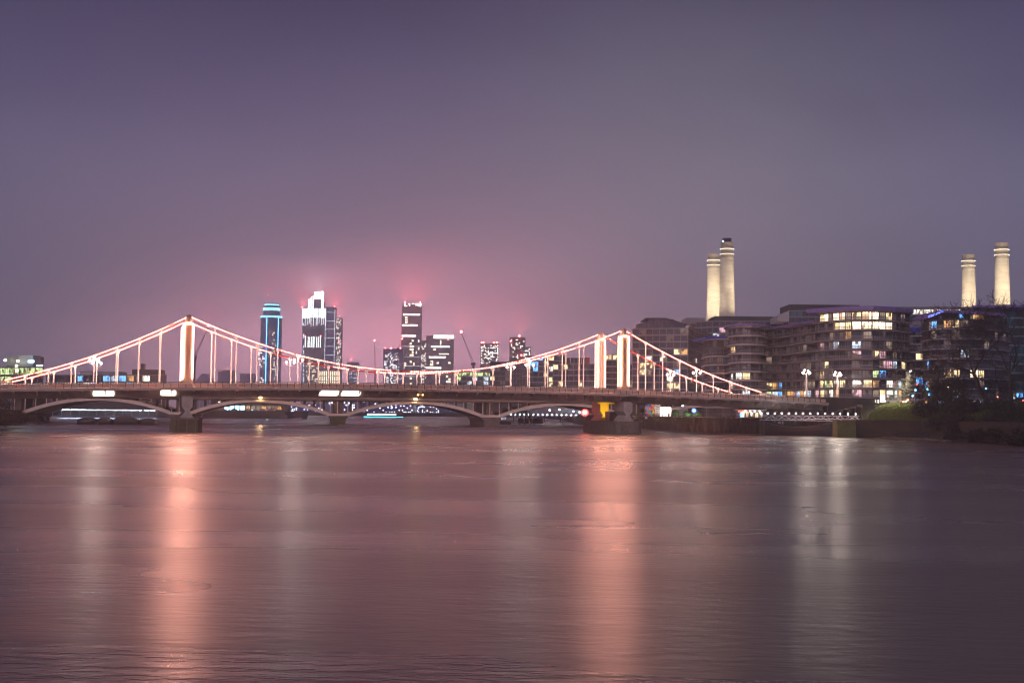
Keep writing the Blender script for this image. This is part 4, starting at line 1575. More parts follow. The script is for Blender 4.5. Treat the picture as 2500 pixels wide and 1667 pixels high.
# flat-roofed pavilions and a hall far off behind the north tower
for x0, x1, y, lab in ((529, 571, 903, 'larger'), (583, 620, 911, 'smaller')):
    t = Front('riverside_pavilion', lab + ' flat-roofed blue-grey pavilion far behind the hangers', 'building', x0, x1, 1500, group=None)
    t.body(x0 + 3, x1 - 3, y + 3, 30, M_TWRB)
    b = MB(); t.box(b, x0, x1, y, y + 1.6, 2, 32); b.build('roof', M_TWR, t.root)
    t.part('canopy', M_MULL, [(x0 + 8, x0 + 9.5, y + 5, None), (x0 + 9, x0 + 22, y + 4, y + 5.5)], 1.0)
t = Front('long_hall', 'long low hall with a rounded roof far behind the north tower', 'building', 478, 516, 1500, group=None)
b = MB()
a, zt = t.q(478, 912); c, _z = t.q(516, 912)
b.prism_y([(a, 0), (c, 0), (c, zt * 0.8), (c * 0.6 + a * 0.4, zt), (c * 0.4 + a * 0.6, zt), (a, zt * 0.8)], 0, 40); b.build('hall', M_TWRB, t.root)


# ------------------------------------------------------------------ tower cranes
def crane(label, x, ybase, tip, D, lamp=True, mast_top=None, m_=None, watts=0.2):
    D = D * 1.5 if D >= 1240 else D  # far cranes set back too, for more haze over them
    p0, p1 = at(x, ybase, D), at(tip[0], tip[1], D)
    root = thing('tower_crane', label, 'crane', (p0.x, D, GY), 0, 'tower cranes on the skyline')
    m_ = m_ or M_DARK
    b = MB()
    b.beam((0, 0, 0), (0, 0, p0.z - GY), 2.2)
    b.build('mast', m_, root)
    b = MB()
    d = p1 - p0
    base, end = Vector((0, 0, p0.z - GY)), Vector((d.x, 0, p1.z - GY))
    sd = Vector((-(end - base).z, 0, (end - base).x)).normalized() * 0.8
    b.beam(base + sd, end, 0.35)
    b.beam(base - sd, end, 0.35)
    n = 12
    for k in range(n):
        u, v = base.lerp(end, k / n), base.lerp(end, (k + 0.6) / n)
        b.beam(u + sd * (1 - k / n) * (1 if k % 2 else -1), v - sd * (1 - k / n) * (1 if k % 2 else -1), 0.2)
    b.build('jib', m_, root)
    b = MB(); b.box(-2.5, 2.0, -1.2, 1.2, p0.z - GY - 1.5, p0.z - GY + 1.0); b.build('cab', m_, root)
    if lamp:
        b = MB(); b.ball((0, 0, 0), 1.2, 10, 6)
        o = b.build('aviation_light', M_AVI, root)
        o.location = (end.x, -0.8, end.z + 0.8)
        if watts:
            ld = bpy.data.lights.new('aviation_glow', 'SPOT'); ld.energy = AW * watts; ld.color = (1.0, 0.10, 0.10); ld.shadow_soft_size = 1.5; ld.spot_size = R(165); ld.spot_blend = 0.5
            lo = bpy.data.objects.new('aviation_glow', ld); col.objects.link(lo); lo.parent = o; lo.location = (0, 1.0, 1.5); lo.rotation_euler = (R(180), 0, 0)


crane('luffing crane rising behind the north tower with a red lamp at its tip', 474, 872, (510, 797), 900, watts=0.08)
crane('upright crane jib standing alone left of the speckled tower', 916, 900, (914.5, 832), 1300, watts=0.12)
crane('luffing crane leaning left with a red lamp, right of the shorter belted tower', 1156, 888, (1126, 812), 1200, watts=0.2)
crane('blue luffing crane in front of the speckled tower', 951, 897, (966, 858), 1300, lamp=False, m_=mat('blue crane', (0.05, 0.09, 0.6), 0.5))
crane('thin crane jib leaning onto the tall belted tower', 972, 850, (982, 828), 1450, watts=0.1)

# ------------------------------------------------------------------ mid-distance blocks behind the main span
G_MID = 'mid-distance blocks behind the bridge'
block('glass_block', 'low block with a bright planted roof storey right of the short belted tower', 'office block', [wpt(1112, 905), wpt(1206, 900)], 4.3, 3.4, 9, 25, wall=M_METAL, bay=4.2, slab=0.2, fmin=2,
      mix=[('teal', 4), ('cool', 2.2), ('dark', 3), ('green', 1)], lit={(8, q): 'green' for q in range(0, 8)}, slab_m=M_METAL, group=G_MID)
block('brick_block', 'brownish block with scattered lit windows under the grid tower', 'apartment block', [wpt(1196, 860), wpt(1296, 850)], 4.3, 3.3, 11, 20, wall=M_BRICK, bay=3.8, slab=0.12, fmin=3,
      mix=[('dark', 6), ('blind', 2), ('warm', 1.6), ('white', 0.8)], group=G_MID)
r_, l_, c_, h_ = block('scaffolded_block', 'dark block wrapped in diagonal scaffold poles below the brick tower', 'building', [wpt(1246, 800), wpt(1290, 798)], 4.3, 3.3, 10, 15, wall=M_WALLD, bay=4.0, slab=0.1, fmin=3, mix=[('dark', 6), ('blue', 3)], group=G_MID)
b = MB()
for k in range(6):
    b.beam((l_[0].x + 2 * k, -1.2, 0), (l_[0].x + 2 * k, -1.2, h_), 0.15)
    b.beam((l_[0].x, -1.2, 6 + 5 * k), (l_[1].x, -1.2, 6 + 5 * k), 0.15)
b.beam((l_[0].x, -1.3, 6), (l_[1].x, -1.3, 22), 0.2)
b.beam((l_[0].x, -1.3, 16), (l_[1].x, -1.3, 32), 0.2)
b.build('scaffold', M_METAL, r_)
block('glass_block', 'grey glass block with a gridded front behind the lamp on the main span', 'office block', [wpt(1288, 760), wpt(1378, 750)], 4.3, 3.3, 11, 20, wall=M_METAL, bay=3.6, slab=0.2, slab_m=M_METAL, fmin=3,
      mix=[('blue', 6), ('dark', 4), ('white', 0.8), ('sky', 0.5), ('warm', 0.8)], group=G_MID)
block('glass_block', 'long grey glass block with strong floor lines seen through the south towers', 'office block', [wpt(1350, 700), wpt(1450, 690), wpt(1548, 690)], 4.3, 3.2, 9, 22, wall=M_METAL, bay=3.3, slab=0.25,
      slab_m=M_METAL, fmin=2, mix=[('blue', 6), ('dark', 5), ('warm', 1.0), ('white', 0.5)], group=G_MID)
r_, l_, c_, h_ = block('striped_block', 'taller block with white and dark vertical stripes and a red end wall', 'apartment block', [wpt(1374, 860), wpt(1428, 858)], 4.3, 3.3, 12, 14, wall=M_WALLD, bay=2.6, slab=0.0, slab_t=0.2, fmin=9, fin=0.9, fin_m=M_WHITE,
                       mix=[('dark', 5)], skip_slab=tuple(range(13)), group=G_MID)
b = MB(); b.box(l_[1].x + 0.5, l_[1].x + 3.2, -0.1, 12, 0, h_ + 0.5); b.build('end_wall', M_RED, r_)
block('glass_block', 'low glowing terrace block between the two pairs of south towers', 'office block', [wpt(1478, 640), wpt(1530, 640)], 4.3, 3.2, 10, 12, wall=M_METAL, bay=3.2, slab=0.5, slab_m=M_SLABP, fmin=3,
      mix=[('dark', 5), ('cool', 0.6)], lit={(9, q): 'warm' for q in range(4)}, group=G_MID)

# ------------------------------------------------------------------ offices on the north bank
r_, l_, c_, h_ = block('office_block', 'stepped office block with green-lit floors at the left edge of the frame', 'office block', [wpt(-40, 520), wpt(45, 510), wpt(104, 506)], 4.3, 3.6, 5, 20, wall=M_METAL, bay=4.0, slab=0.4, slab_m=M_METAL,
                       fmin=2, frames=True, mix=[('dark', 4), ('blue', 3)], lit={(4, q): 'green' for q in range(0, 10)} | {(3, 2): 'green', (3, 3): 'green', (3, 8): 'green', (3, 9): 'white', (2, 8): 'white', (4, 13): 'sky', (4, 12): 'cool', (3, 14): 'sky'})
b = MB(); b.box(at(8, 860, 510).x - c_.x, at(72, 860, 510).x - c_.x, 2, 14, h_ + 0.01, h_ + 4.6); b.build('roof_storey', M_METAL, r_)
b = MB(); b.box(at(38, 860, 510).x - c_.x, at(73, 860, 510).x - c_.x, 1.5, 10, h_ + 1.0, h_ + 4.9); b.build('roof_storey', mat('pale panel', (0.42, 0.38, 0.40), 0.6), r_)
for x, y in ((2, 878), (33, 880), (31, 904), (30, 892)):
    p = at(x, y, 506)
    b = MB(); b.ball((p.x - c_.x, -1.6, p.z - 4.3), 0.55); b.build('ceiling_lamp', emit('green-white lamp', (0.85, 1.0, 0.62), 7.0, sample=False), r_)
for x, y in ((66, 881), (87, 893)):
    p = at(x, y, 506)
    b = MB(); b.box(p.x - c_.x - 1.2, p.x - c_.x + 1.2, -1.9, -1.5, p.z - 4.3 - 0.5, p.z - 4.3 + 0.5); b.build('sign_lamp', emit('blue sign lamp', (0.35, 0.75, 1.0), 6.0, sample=False), r_)
r_, l_, c_, h_ = block('office_block', 'long low office block with scattered coloured windows behind the left hangers', 'office block', [wpt(112, 640), wpt(250, 622), wpt(405, 610)], 4.3, 3.6, 5, 22, wall=M_WALLD, bay=4.6, slab=0.35, slab_m=M_METAL,
                       fmin=2, frames=True, mix=[('dark', 6), ('blue', 3), ('white', 0.7), ('amber', 0.6), ('sky', 0.4)],
                       lit={(4, 9): 'sky', (4, 10): 'cool', (4, 11): 'sky', (4, 14): 'white', (4, 17): 'green', (3, 17): 'green', (2, 17): 'amber', (3, 13): 'amber', (4, 19): 'warm', (2, 20): 'white', (3, 7): 'sky'})
b = MB(); b.box(at(305, 880, 615).x - c_.x, at(370, 880, 615).x - c_.x, 3, 16, h_ + 0.01, h_ + 3.0); b.build('roof_storey', M_ROOFD, r_)
b = MB(); b.box(at(322, 880, 615).x - c_.x, at(330, 880, 615).x - c_.x, 6, 9, h_ + 3.0, h_ + 6.0); b.build('flue', M_DARK, r_)
b = MB(); b.box(at(190, 880, 625).x - c_.x, at(288, 880, 625).x - c_.x, 4, 16, h_ + 0.01, h_ + 1.8); b.build('roof_storey', M_METAL, r_)
# low far-bank blocks seen under the arches
for k, (x0, x1, y, D) in enumerate(((700, 790, 985, 1330), (795, 880, 972, 1400), (885, 1010, 976, 1340), (1012, 1120, 980, 1380), (1120, 1230, 974, 1420))):
    t = Front('bank_block', ('first', 'second', 'third', 'fourth', 'fifth')[k] + ' dark low block on the far bank, counted from the trees under the arch', 'building', x0, x1, D / 1.5, group='low blocks on the far bank')
    t.body(x0, x1, y, 30, M_TWRB)
    t.windows(x0 + 2, x1 - 2, y + 2, 1009, int((x1 - x0) / 4), 6, 0.22, M_WINW, (0.45, 0.5))
    t.windows(x0 + 2, x1 - 2, y + 8, 1010, int((x1 - x0) / 5), 4, 0.12, M_WINB, (0.5, 0.5))
# ------------------------------------------------------------------ lights along the suspension bridge deck
M_DECKFILL = emit('deck fill light', (1.0, 0.80, 0.69), 95.0)
M_DOT = emit('handrail light', (1.0, 0.86, 0.76), 3.5, sample=False)
b = MB()
s = S0 + 0.3
while s < SPAN + 44:
    b.box(s - 0.05, s + 0.05, NEARW + 0.12, NEARW + 0.17, zpar(s) - 0.21, zpar(s) - 0.14)
    s += 0.54
b.build('handrail_light', M_DOT, bridge, kind='stuff')
for w in (NEARW + 1.7, BW - 2.3):  # low strips added out of view to light hangers and parapet panels
    b = MB()
    s = S0 + 0.3
    while s < S1:
        b.box(s - 0.06, s + 0.06, w, w + 0.06, zpar(s) - 1.295, zpar(s) - 1.255)
        s += 0.6
    b.build('deck_fill_light', M_DECKFILL, bridge, kind='stuff')


def local(s, w, z):
    return Vector((BP.x + s * math.cos(BA) - w * math.sin(BA), BP.y + s * math.sin(BA) + w * math.cos(BA), z))


def twin_lamp(label, s, w, z, group='twin-globe lamps on the bridge', r=0.25):
    p = local(s, w, z)
    root = thing('bridge_lamp', label, 'street lamp', p, BA, group)
    b = MB()
    b.path([(-0.95, -0.12, -0.30), (-0.9, -0.12, -0.62), (-0.45, -0.12, -0.8), (0.45, -0.12, -0.8), (0.9, -0.12, -0.62), (0.95, -0.12, -0.30)], 0.05, 6)
    b.box(-0.16, 0.16, -0.30, 0.02, -0.95, -0.70)
    b.build('bracket', M_WHITE, root)
    for sx in (-0.95, 0.95):
        b = MB(); b.ball((sx, -0.12, 0.03), r, 12, 8)
        b.build('globe', M_GLOBE, root, smooth=True)
    return root


HM = [GAP + i * PITCH for i in range(21)]
for side, w, txt in ((0, 0.0, 'near'), (1, BW, 'far')):
    for s, where in ((-GAP - 3 * PITCH, 'on the left side span'), (HM[4], 'on the main span near the north towers'), (HM[16], 'on the main span near the south towers'), (SPAN + GAP + 3 * PITCH, 'on the right side span')):
        twin_lamp('twin-globe lamp of the %s cable, %s' % (txt, where), s, w, zcable(s) - 1.1)


def post_lamp(label, x, ytop, ybase, D, n=4):
    p0, p1 = at(x, ybase, D), at(x, ytop, D)
    root = thing('street_lamp', label, 'street lamp', p0, BA, 'tall globe lamps at the bridge end')
    h = p1.z - p0.z
    b = MB(); b.lathe([(0.42, 0), (0.42, 0.5), (0.26, 0.9), (0.22, h * 0.6), (0.16, h - 1.0), (0.2, h - 0.9), (0.12, h - 0.5)], n=10); b.build('post', M_PANEL, root, smooth=True)
    b = MB()
    b.beam((-1.0, 0, h - 1.0), (1.0, 0, h - 1.0), 0.1)
    b.beam((0, -1.0, h - 1.0), (0, 1.0, h - 1.0), 0.1)
    b.build('cross_arm', M_PANEL, root)
    for dx, dy, dz in ((-1.0, 0, -0.55), (1.0, 0, -0.55), (0, -1.0, -0.2), (0, 1.0, 0.1))[:n]:
        b = MB(); b.ball((dx, dy, h + dz), 0.29, 12, 8); b.build('globe', M_GLOBE, root, smooth=True)


post_lamp('tall lamp with clustered globes at the bridge end, the left one of two', 1969, 905, 969, 334)
post_lamp('tall lamp with clustered globes at the bridge end, the right one of two', 2045, 910, 970, 338)

# ------------------------------------------------------------------ south abutment, slope, road
M_ABUT = mat('abutment stone', (0.075, 0.052, 0.043), 0.85, var=0.3, scale=0.4, bump=0.4)
ab = thing('abutment_wall', 'brown stone abutment and stepped parapet at the south end of the bridge', 'wall', (92, 332, 0))
zA = zat(2060, 971, 332)
b = MB()
pa, pb_ = at(1998, 971, 325.5), at(2136, 971, 338)
b.hexa([(p.x - 92, p.y - 332 + dy, z) for z in (4.3, zA) for p, dy in ((pa, 0), (pb_, 0), (pb_, 6), (pa, 6))])
b.build('wall', M_ABUT, ab)
b = MB()
b.hexa([(p.x - 92, p.y - 332 + dy, z) for z in (zA - 1.6, zA - 1.4) for p, dy in ((pa, -0.25), (pb_, -0.25), (pb_, 0.0), (pa, 0.0))])
b.build('string_course', M_ABUT, ab)
for k in range(7):
    b = MB()
    q0, q1 = at(2010 + 16 * k, 1020, 318), at(2022 + 18 * k, 1020, 321)
    zt = zat(2060, 1014 - 4.5 * k, 322)
    b.hexa([(p.x - 92, p.y - 332 + dy, z) for z in (4.3, zt) for p, dy in ((q0, 0), (q1, 0), (q1, 7), (q0, 5))])
    b.build('step', M_ABUT, ab)

# raised road and lawn behind the slope
ROADZ = 8.8
g = MB()
g.face([(100, 345, ROADZ), (104, 334, ROADZ), (135, 326, ROADZ), (160, 300, ROADZ), (190, 240, ROADZ), (400, 200, ROADZ), (400, 372, ROADZ), (112, 372, ROADZ), (100, 360, ROADZ)][::1])
g.face([(100, 345, ROADZ), (100, 360, ROADZ), (112, 372, ROADZ), (400, 372, ROADZ), (400, 372, 4.3), (100, 372, 4.3), (100, 345, 4.3)])
g.build('road', M_ASPH, kind='structure')
# grass slope
M_GRASS = mat('grass', (0.15, 0.175, 0.02), 0.95, var=0.5, scale=0.8, c2=(0.045, 0.065, 0.010))
top = [at(2165, 986, 330), at(2200, 983, 331), at(2250, 986, 330), at(2330, 987, 322), at(2440, 985, 305), at(2560, 985, 285)]
bot = [at(2112, 1027, 296), at(2170, 1028, 293), at(2250, 1030, 288), at(2330, 1034, 276), at(2440, 1045, 255), at(2560, 1060, 232)]
g = MB()
N, K = 60, 26


def lerp_line(L, u):
    f = u * (len(L) - 1)
    i = min(int(f), len(L) - 2)
    return L[i].lerp(L[i + 1], f - i)


pts = []
for j in range(K + 1):
    for i in range(N + 1):
        u, v = i / N, j / K
        p = lerp_line(bot, u).lerp(lerp_line(top, u), v)
        p.z += 0.9 * math.sin(math.pi * v) + rng.uniform(-0.12, 0.12)
        pts.append(p)
g.faces(pts, [(j * (N + 1) + i, j * (N + 1) + i + 1, (j + 1) * (N + 1) + i + 1, (j + 1) * (N + 1) + i) for j in range(K) for i in range(N)])
g.build('slope_ground', M_LAND, kind='structure')
gr = MB()
for _ in range(42000):
    u, v = rng.random() ** 1.0, rng.random()
    p = lerp_line(bot, u).lerp(lerp_line(top, u), v)
    p.z += 0.9 * math.sin(math.pi * v) - 0.03
    h = rng.uniform(0.14, 0.42)
    a = rng.uniform(0, math.pi)
    d = Vector((math.cos(a), math.sin(a), 0)) * rng.uniform(0.06, 0.16)
    gr.face((p - d, p + d, p + Vector((rng.uniform(-0.12, 0.12), rng.uniform(-0.12, 0.12), h))))
gr.build('grass', M_GRASS, kind='stuff')

# ------------------------------------------------------------------ foliage
LEAF = {
    'dark': mat('dark leaf', (0.014, 0.016, 0.008), 0.7, var=0.5, scale=0.5),
    'mid': mat('leaf', (0.055, 0.085, 0.020), 0.7, var=0.5, scale=0.5),
    'ivy': mat('ivy leaf', (0.075, 0.085, 0.020), 0.7, var=0.6, scale=0.4),
    'brown': mat('winter leaf', (0.060, 0.040, 0.018), 0.8, var=0.5, scale=0.5),
}
M_BARK = mat('bark', (0.026, 0.020, 0.016), 0.9, var=0.35, scale=2.0, bump=0.5)


def leaf(mb, p, s, r=rng):
    a = Vector((r.gauss(0, 1), r.gauss(0, 1), r.gauss(0, 1))).normalized()
    b2 = a.cross(Vector((r.gauss(0, 1), r.gauss(0, 1), r.gauss(0, 1)))).normalized()
    mb.face((p - a * s, p + b2 * s * 0.6, p + a * s, p - b2 * s * 0.6))


def clumps(mb, c, rad, n_clump, per, ls, squash=0.8, cr_=0.28):
    for _ in range(n_clump):
        while True:
            q = Vector((rng.uniform(-1, 1), rng.uniform(-1, 1), rng.uniform(-1, 1)))
            if 0.2 < q.length < 1:
                break
        cc = Vector(c) + Vector((q.x * rad[0], q.y * rad[1], q.z * rad[2]))
        for _k in range(per):
            d = Vector((rng.gauss(0, 1), rng.gauss(0, 1), rng.gauss(0, squash)))
            leaf(mb, cc + d * (cr_ * min(rad)), ls * rng.uniform(0.6, 1.3))


def bush(label, p, rad, key, n_clump=40, per=45, ls=0.16, group='dark shrubs on the south bank', name='shrub'):
    root = thing(name, label, 'shrub', p, 0, group)
    b = MB()
    for k in range(7):
        a = rng.uniform(0, 6.28)
        b.path([(0, 0, -0.5), (rad[0] * 0.3 * math.cos(a), rad[1] * 0.3 * math.sin(a), rad[2] * 0.6), (rad[0] * 0.7 * math.cos(a), rad[1] * 0.7 * math.sin(a), rad[2] * rng.uniform(1.0, 1.7))], [0.09, 0.05, 0.015], 5)
    b.build('stem', M_BARK, root)
    b = MB()
    clumps(b, (0, 0, rad[2] * 0.9), rad, n_clump, per, ls)
    b.build('foliage', LEAF[key], root)
    return root


def bare_tree(label, p, h, spread, seed, trunk_r=0.45, leaves=0, key='brown', group='bare trees in front of the apartments', lean=(0, 0), levels=5):
    r = random.Random(seed)
    root = thing('tree', label, 'tree', p, 0, group)
    tb, lb_ = MB(), MB()
    tips = []

    def grow(pos, d, L, rad, lev, mb):
        n = 4
        pts_, rs = [Vector(pos)], [rad]
        cur, dd = Vector(pos), Vector(d)
        for i in range(n):
            dd = (dd + Vector((r.gauss(0, 0.16), r.gauss(0, 0.16), r.gauss(0.03, 0.12)))).normalized()
            cur = cur + dd * (L / n)
            pts_.append(cur.copy())
            rs.append(max(0.045, rad * (1 - 0.42 * (i + 1) / n)))
        mb.path(pts_, rs, 7 if lev < 2 else (5 if lev < 4 else 3))
        if lev >= levels:
            tips.append(cur.copy())
            return
        nb = r.choice((2, 3, 3)) if lev > 0 else 5
        for k in range(nb):
            a = r.uniform(0, 2 * math.pi)
            side = dd.cross(Vector((math.cos(a), math.sin(a), 0.3))).normalized()
            nd = (dd * r.uniform(0.6, 1.0) + side * r.uniform(0.45, 0.95) * spread).normalized()
            st = pts_[-1] if k == 0 or lev == 0 else pts_[r.choice((2, 3, 4))]
            grow(st, nd, L * r.uniform(0.66, 0.86), rs[-1] * r.uniform(0.62, 0.86), lev + 1, lb_)

    grow((0, 0, -0.4), Vector((lean[0], lean[1], 1)).normalized(), h * 0.30, trunk_r, 0, tb)
    tb.build('trunk', M_BARK, root, smooth=True)
    lb_.build('branches', M_BARK, root)
    if leaves:
        fb = MB()
        for t_ in tips:
            for _ in range(leaves):
                leaf(fb, t_ + Vector((r.gauss(0, 0.5), r.gauss(0, 0.5), r.gauss(0, 0.4))), 0.13, r)
        fb.build('crown', LEAF[key], root)
    return root


bare_tree('tall bare tree with a forked trunk in front of the dark rounded block', at(2408, 990, 306), 31, 0.9, 5, 0.62, leaves=2, levels=6)
bare_tree('bare tree leaning at the edge of the frame by the red car', at(2474, 990, 300), 29, 0.95, 9, 0.55, leaves=2, lean=(-0.12, 0), levels=6)
bare_tree('thin bare tree beside the gap between the apartment blocks', at(2276, 990, 318), 14, 0.9, 3, 0.25, leaves=3)
bare_tree('small many-branched bare tree left of the tall forked one', at(2335, 990, 312), 19, 1.0, 21, 0.32, leaves=3)
bare_tree('slim leaning bare tree on the bank above the shingle', at(2290, 1000, 300), 15, 0.9, 33, 0.26, leaves=3, lean=(0.15, 0))
for k, (x, D, hh, sd, tx) in enumerate(((2288, 322, 8, 41, 'nearest the grass bank'), (2300, 310, 9, 42, 'second from the grass bank'), (2312, 318, 10, 43, 'under the small bare tree'), (2362, 316, 9, 44, 'left of the forked trunk'),
                                        (2440, 314, 10, 45, 'between the two large trunks'), (2500, 312, 12, 46, 'at the frame edge'))):
    bare_tree('dark twiggy thicket tree, ' + tx, at(x, 992, D), hh, 1.25, sd, 0.16, leaves=26, key='dark', group='twiggy thicket trees on the bank', levels=4)
# shrubs: a dark thicket on the bank
k = 0
sh = [(2262, 1010, 292, 3.2, 3.6), (2300, 1000, 296, 3.5, 4.6), (2345, 1010, 284, 4.2, 5.0), (2385, 1005, 286, 3.4, 4.2), (2300, 1040, 272, 3.4, 3.0), (2352, 1048, 262, 3.8, 3.4), (2405, 1050, 258, 3.6, 3.6),
      (2462, 1030, 262, 4.4, 5.4), (2500, 1045, 246, 4.6, 5.6), (2450, 1066, 240, 3.6, 3.0), (2395, 1068, 248, 3.2, 2.4), (2340, 1066, 258, 3.2, 2.2), (2500, 1080, 226, 4.0, 3.2), (2440, 1005, 286, 3.0, 3.2)]
lab = ['beside the lit grass', 'second from the lit grass', 'tall, under the thin bare trees', 'at the foot of the forked tree', 'low, above the shingle', 'low, in the middle of the bank', 'low, below the forked tree',
       'tall, below the leaning tree', 'tallest, at the frame edge', 'at the waterline below the leaning tree', 'at the waterline below the forked tree', 'at the waterline above the shingle', 'at the waterline by the frame edge', 'between the two large bare trees']
for (x, y, D, rx, rz), tx in zip(sh, lab):
    p = at(x, y, D)
    bush('dark leafy shrub ' + tx, (p.x, p.y, min(p.z, 8.5) - 0.8), (rx, rx * 0.9, rz * 0.55), 'dark', 46, 50, 0.2)
# foreshore
M_MUD = mat('foreshore mud', (0.022, 0.018, 0.013), 0.7, var=0.5, scale=0.4, bump=0.6)
g = MB()
fl_ = [at(2092, 1066, 301), at(2150, 1069, 296), at(2200, 1073, 280), at(2260, 1076, 268), at(2340, 1082, 250), at(2440, 1088, 236), at(2560, 1096, 214)]
bl_ = [at(2092, 1040, 303), at(2150, 1041, 300), at(2200, 1042, 293), at(2260, 1034, 287), at(2340, 1036, 272), at(2440, 1046, 252), at(2560, 1060, 230)]
pts = []
for j in range(9):
    for i in range(61):
        u, v = i / 60, j / 8
        a_, b2_ = lerp_line(fl_, u), lerp_line(bl_, u)
        a_ = Vector((a_.x, a_.y, -0.3))
        z = -0.3 + (max(b2_.z, 3.0) + 0.3) * v ** 1.3 + rng.uniform(-0.1, 0.1)
        p = a_.lerp(b2_, v)
        pts.append((p.x, p.y - 0.5, z))
g.faces(pts, [(j * 61 + i, j * 61 + i + 1, (j + 1) * 61 + i + 1, (j + 1) * 61 + i) for j in range(8) for i in range(60)])
g.build('foreshore_ground', M_MUD, kind='structure')
M_STONE = mat('shingle stone', (0.16, 0.13, 0.10), 0.8, var=0.5, scale=3)
st = MB()
for _ in range(420):
    u = rng.uniform(0.10, 0.62)
    p = lerp_line(fl_, u)
    p = Vector((p.x + rng.uniform(-1, 1), p.y + rng.uniform(-0.5, 2.2), rng.uniform(0.0, 0.25)))
    r_s = rng.uniform(0.08, 0.35)
    st.octa((p.x, p.y, p.z), r_s)
st.build('shingle', M_STONE, kind='stuff')

# ------------------------------------------------------------------ sheet-pile wall, one pile after the other, with hanging ivy
pw = thing('sheet_pile_wall', 'rusty sheet-pile river wall hung with ivy right of the south pier', 'river wall', (60, 350, 0))
line = [Vector((84.7, 300)), Vector((71, 325)), Vector((54, 366)), Vector((44.6, 420)), Vector((37, 470))]
pile = MB()
pile.faces([(-1.15, -0.12, -1), (-0.75, -0.55, -1), (0.75, -0.55, -1), (1.15, -0.12, -1), (-1.15, -0.12, 4.25), (-0.75, -0.55, 4.25), (0.75, -0.55, 4.25), (1.15, -0.12, 4.25)],
           [(0, 1, 5, 4), (1, 2, 6, 5), (2, 3, 7, 6), (4, 5, 6, 7)])
pile = pile.mesh('sheet_pile', M_PILE)
ivy = MB()
for a, c in zip(line, line[1:]):
    L = (c - a).length
    t = (c - a) / L
    n = int(L / 2.35)
    rz = math.atan2(-t.y, -t.x)
    nrm = Vector((t.y, -t.x)) if Vector((t.y, -t.x)).dot(Vector((-1, -0.5))) > 0 else Vector((-t.y, t.x))
    for k in range(n):
        p = a + t * (L * (k + 0.5) / n)
        link('sheet_pile', pile, pw, (p.x - 60, p.y - 350, 0), rz)
        if p.y > 318:
            for _ in range(7):
                cz = rng.uniform(2.0, 4.9)
                cc = Vector((p.x - 60 + rng.uniform(-1.2, 1.2), p.y - 350, cz)) + Vector((nrm.x, nrm.y, 0)) * rng.uniform(0.2, 0.8)
                for _k in range(30):
                    leaf(ivy, cc + Vector((rng.gauss(0, 0.35), rng.gauss(0, 0.2), rng.gauss(0, 0.35))), 0.13)
ivy.build('ivy', LEAF['ivy'], pw)
b = MB()
for a, c in zip(line, line[1:]):
    b.beam((a.x - 60, a.y - 350 + 0.1, 4.32), (c.x - 60, c.y - 350 + 0.1, 4.32), 1.1, 0.25)
b.build('coping', M_CONC, pw)
# concrete block with green algae where the gangway lands
p = at(2068, 1050, 299)
gb = MB(); gb.box(-2.4, 2.2, -0.2, 4.5, -1.0, zat(2068, 1033, 299)); gb.box(-2.4, 2.2, 0.6, 4.5, zat(2068, 1033, 299), zat(2068, 1027, 299))
o = gb.build('landing_block', mat('algae concrete', (0.13, 0.125, 0.035), 0.85, var=0.5, scale=0.5, bump=0.3), label='algae-green concrete landing block at the right end of the gangway', cat='block')
o.location = (p.x, p.y, 0)

# ------------------------------------------------------------------ gangway with its lamps, and the black barge below
g0, g1 = at(1856, 1022, 322), at(2094, 1026, 301)
gz = 3.85
gw = thing('gangway', 'white steel truss gangway with a row of small white lamps', 'gangway', (g0.x, g0.y, gz), math.atan2(g1.y - g0.y, g1.x - g0.x))
GLn = math.hypot(g1.x - g0.x, g1.y - g0.y)
M_GANG = mat('gangway paint', (0.62, 0.62, 0.65), 0.5, var=0.12)
M_SPOTL = emit('gangway lamp', (0.90, 0.95, 1.0), 60.0)
b = MB(); b.box(0, GLn, -0.2, 2.0, -0.12, 0.0); b.build('walkway', M_DARK, gw)
for y in (-0.25, 2.05):
    b = MB(); b.beam((0, y, 0.05), (GLn, y, 0.05), 0.14); b.build('bottom_chord', M_GANG, gw)
    b = MB(); b.beam((0.8, y, 1.25), (GLn - 0.8, y, 1.25), 0.14); b.build('top_chord', M_GANG, gw)
    nb = 14
    for k in range(nb):
        xa, xb = GLn * k / nb, GLn * (k + 1) / nb
        up = k % 2 == 0
        b = MB()
        b.beam((max(xa, 0.1), y, 0.05 if up else 1.25), (min(xb, GLn - 0.1), y, 1.25 if up else 0.05), 0.10)
        b.build('diagonal', M_GANG, gw)
for k in range(14):
    x = 0.4 + (GLn - 0.8) * k / 13
    b = MB(); b.beam((x, -0.25, 1.2), (x, -0.25, 1.72), 0.06); o = b.build('lamp_post', M_DARK, gw)
    b = MB(); b.ball((x, -0.25, 1.80), 0.13, 8, 6); b.build('lamp_head', M_SPOTL, o)
pr = mat('pale dock wall', (0.45, 0.44, 0.43), 0.8, var=0.15, scale=0.3)
b = MB(); b.box(2.0, GLn - 9, 5.0, 5.5, -5.0, -0.3)
o = b.build('dock_wall', pr, label='pale dock wall behind the black barge under the gangway', cat='wall')
o.location = gw.location; o.rotation_euler = gw.rotation_euler


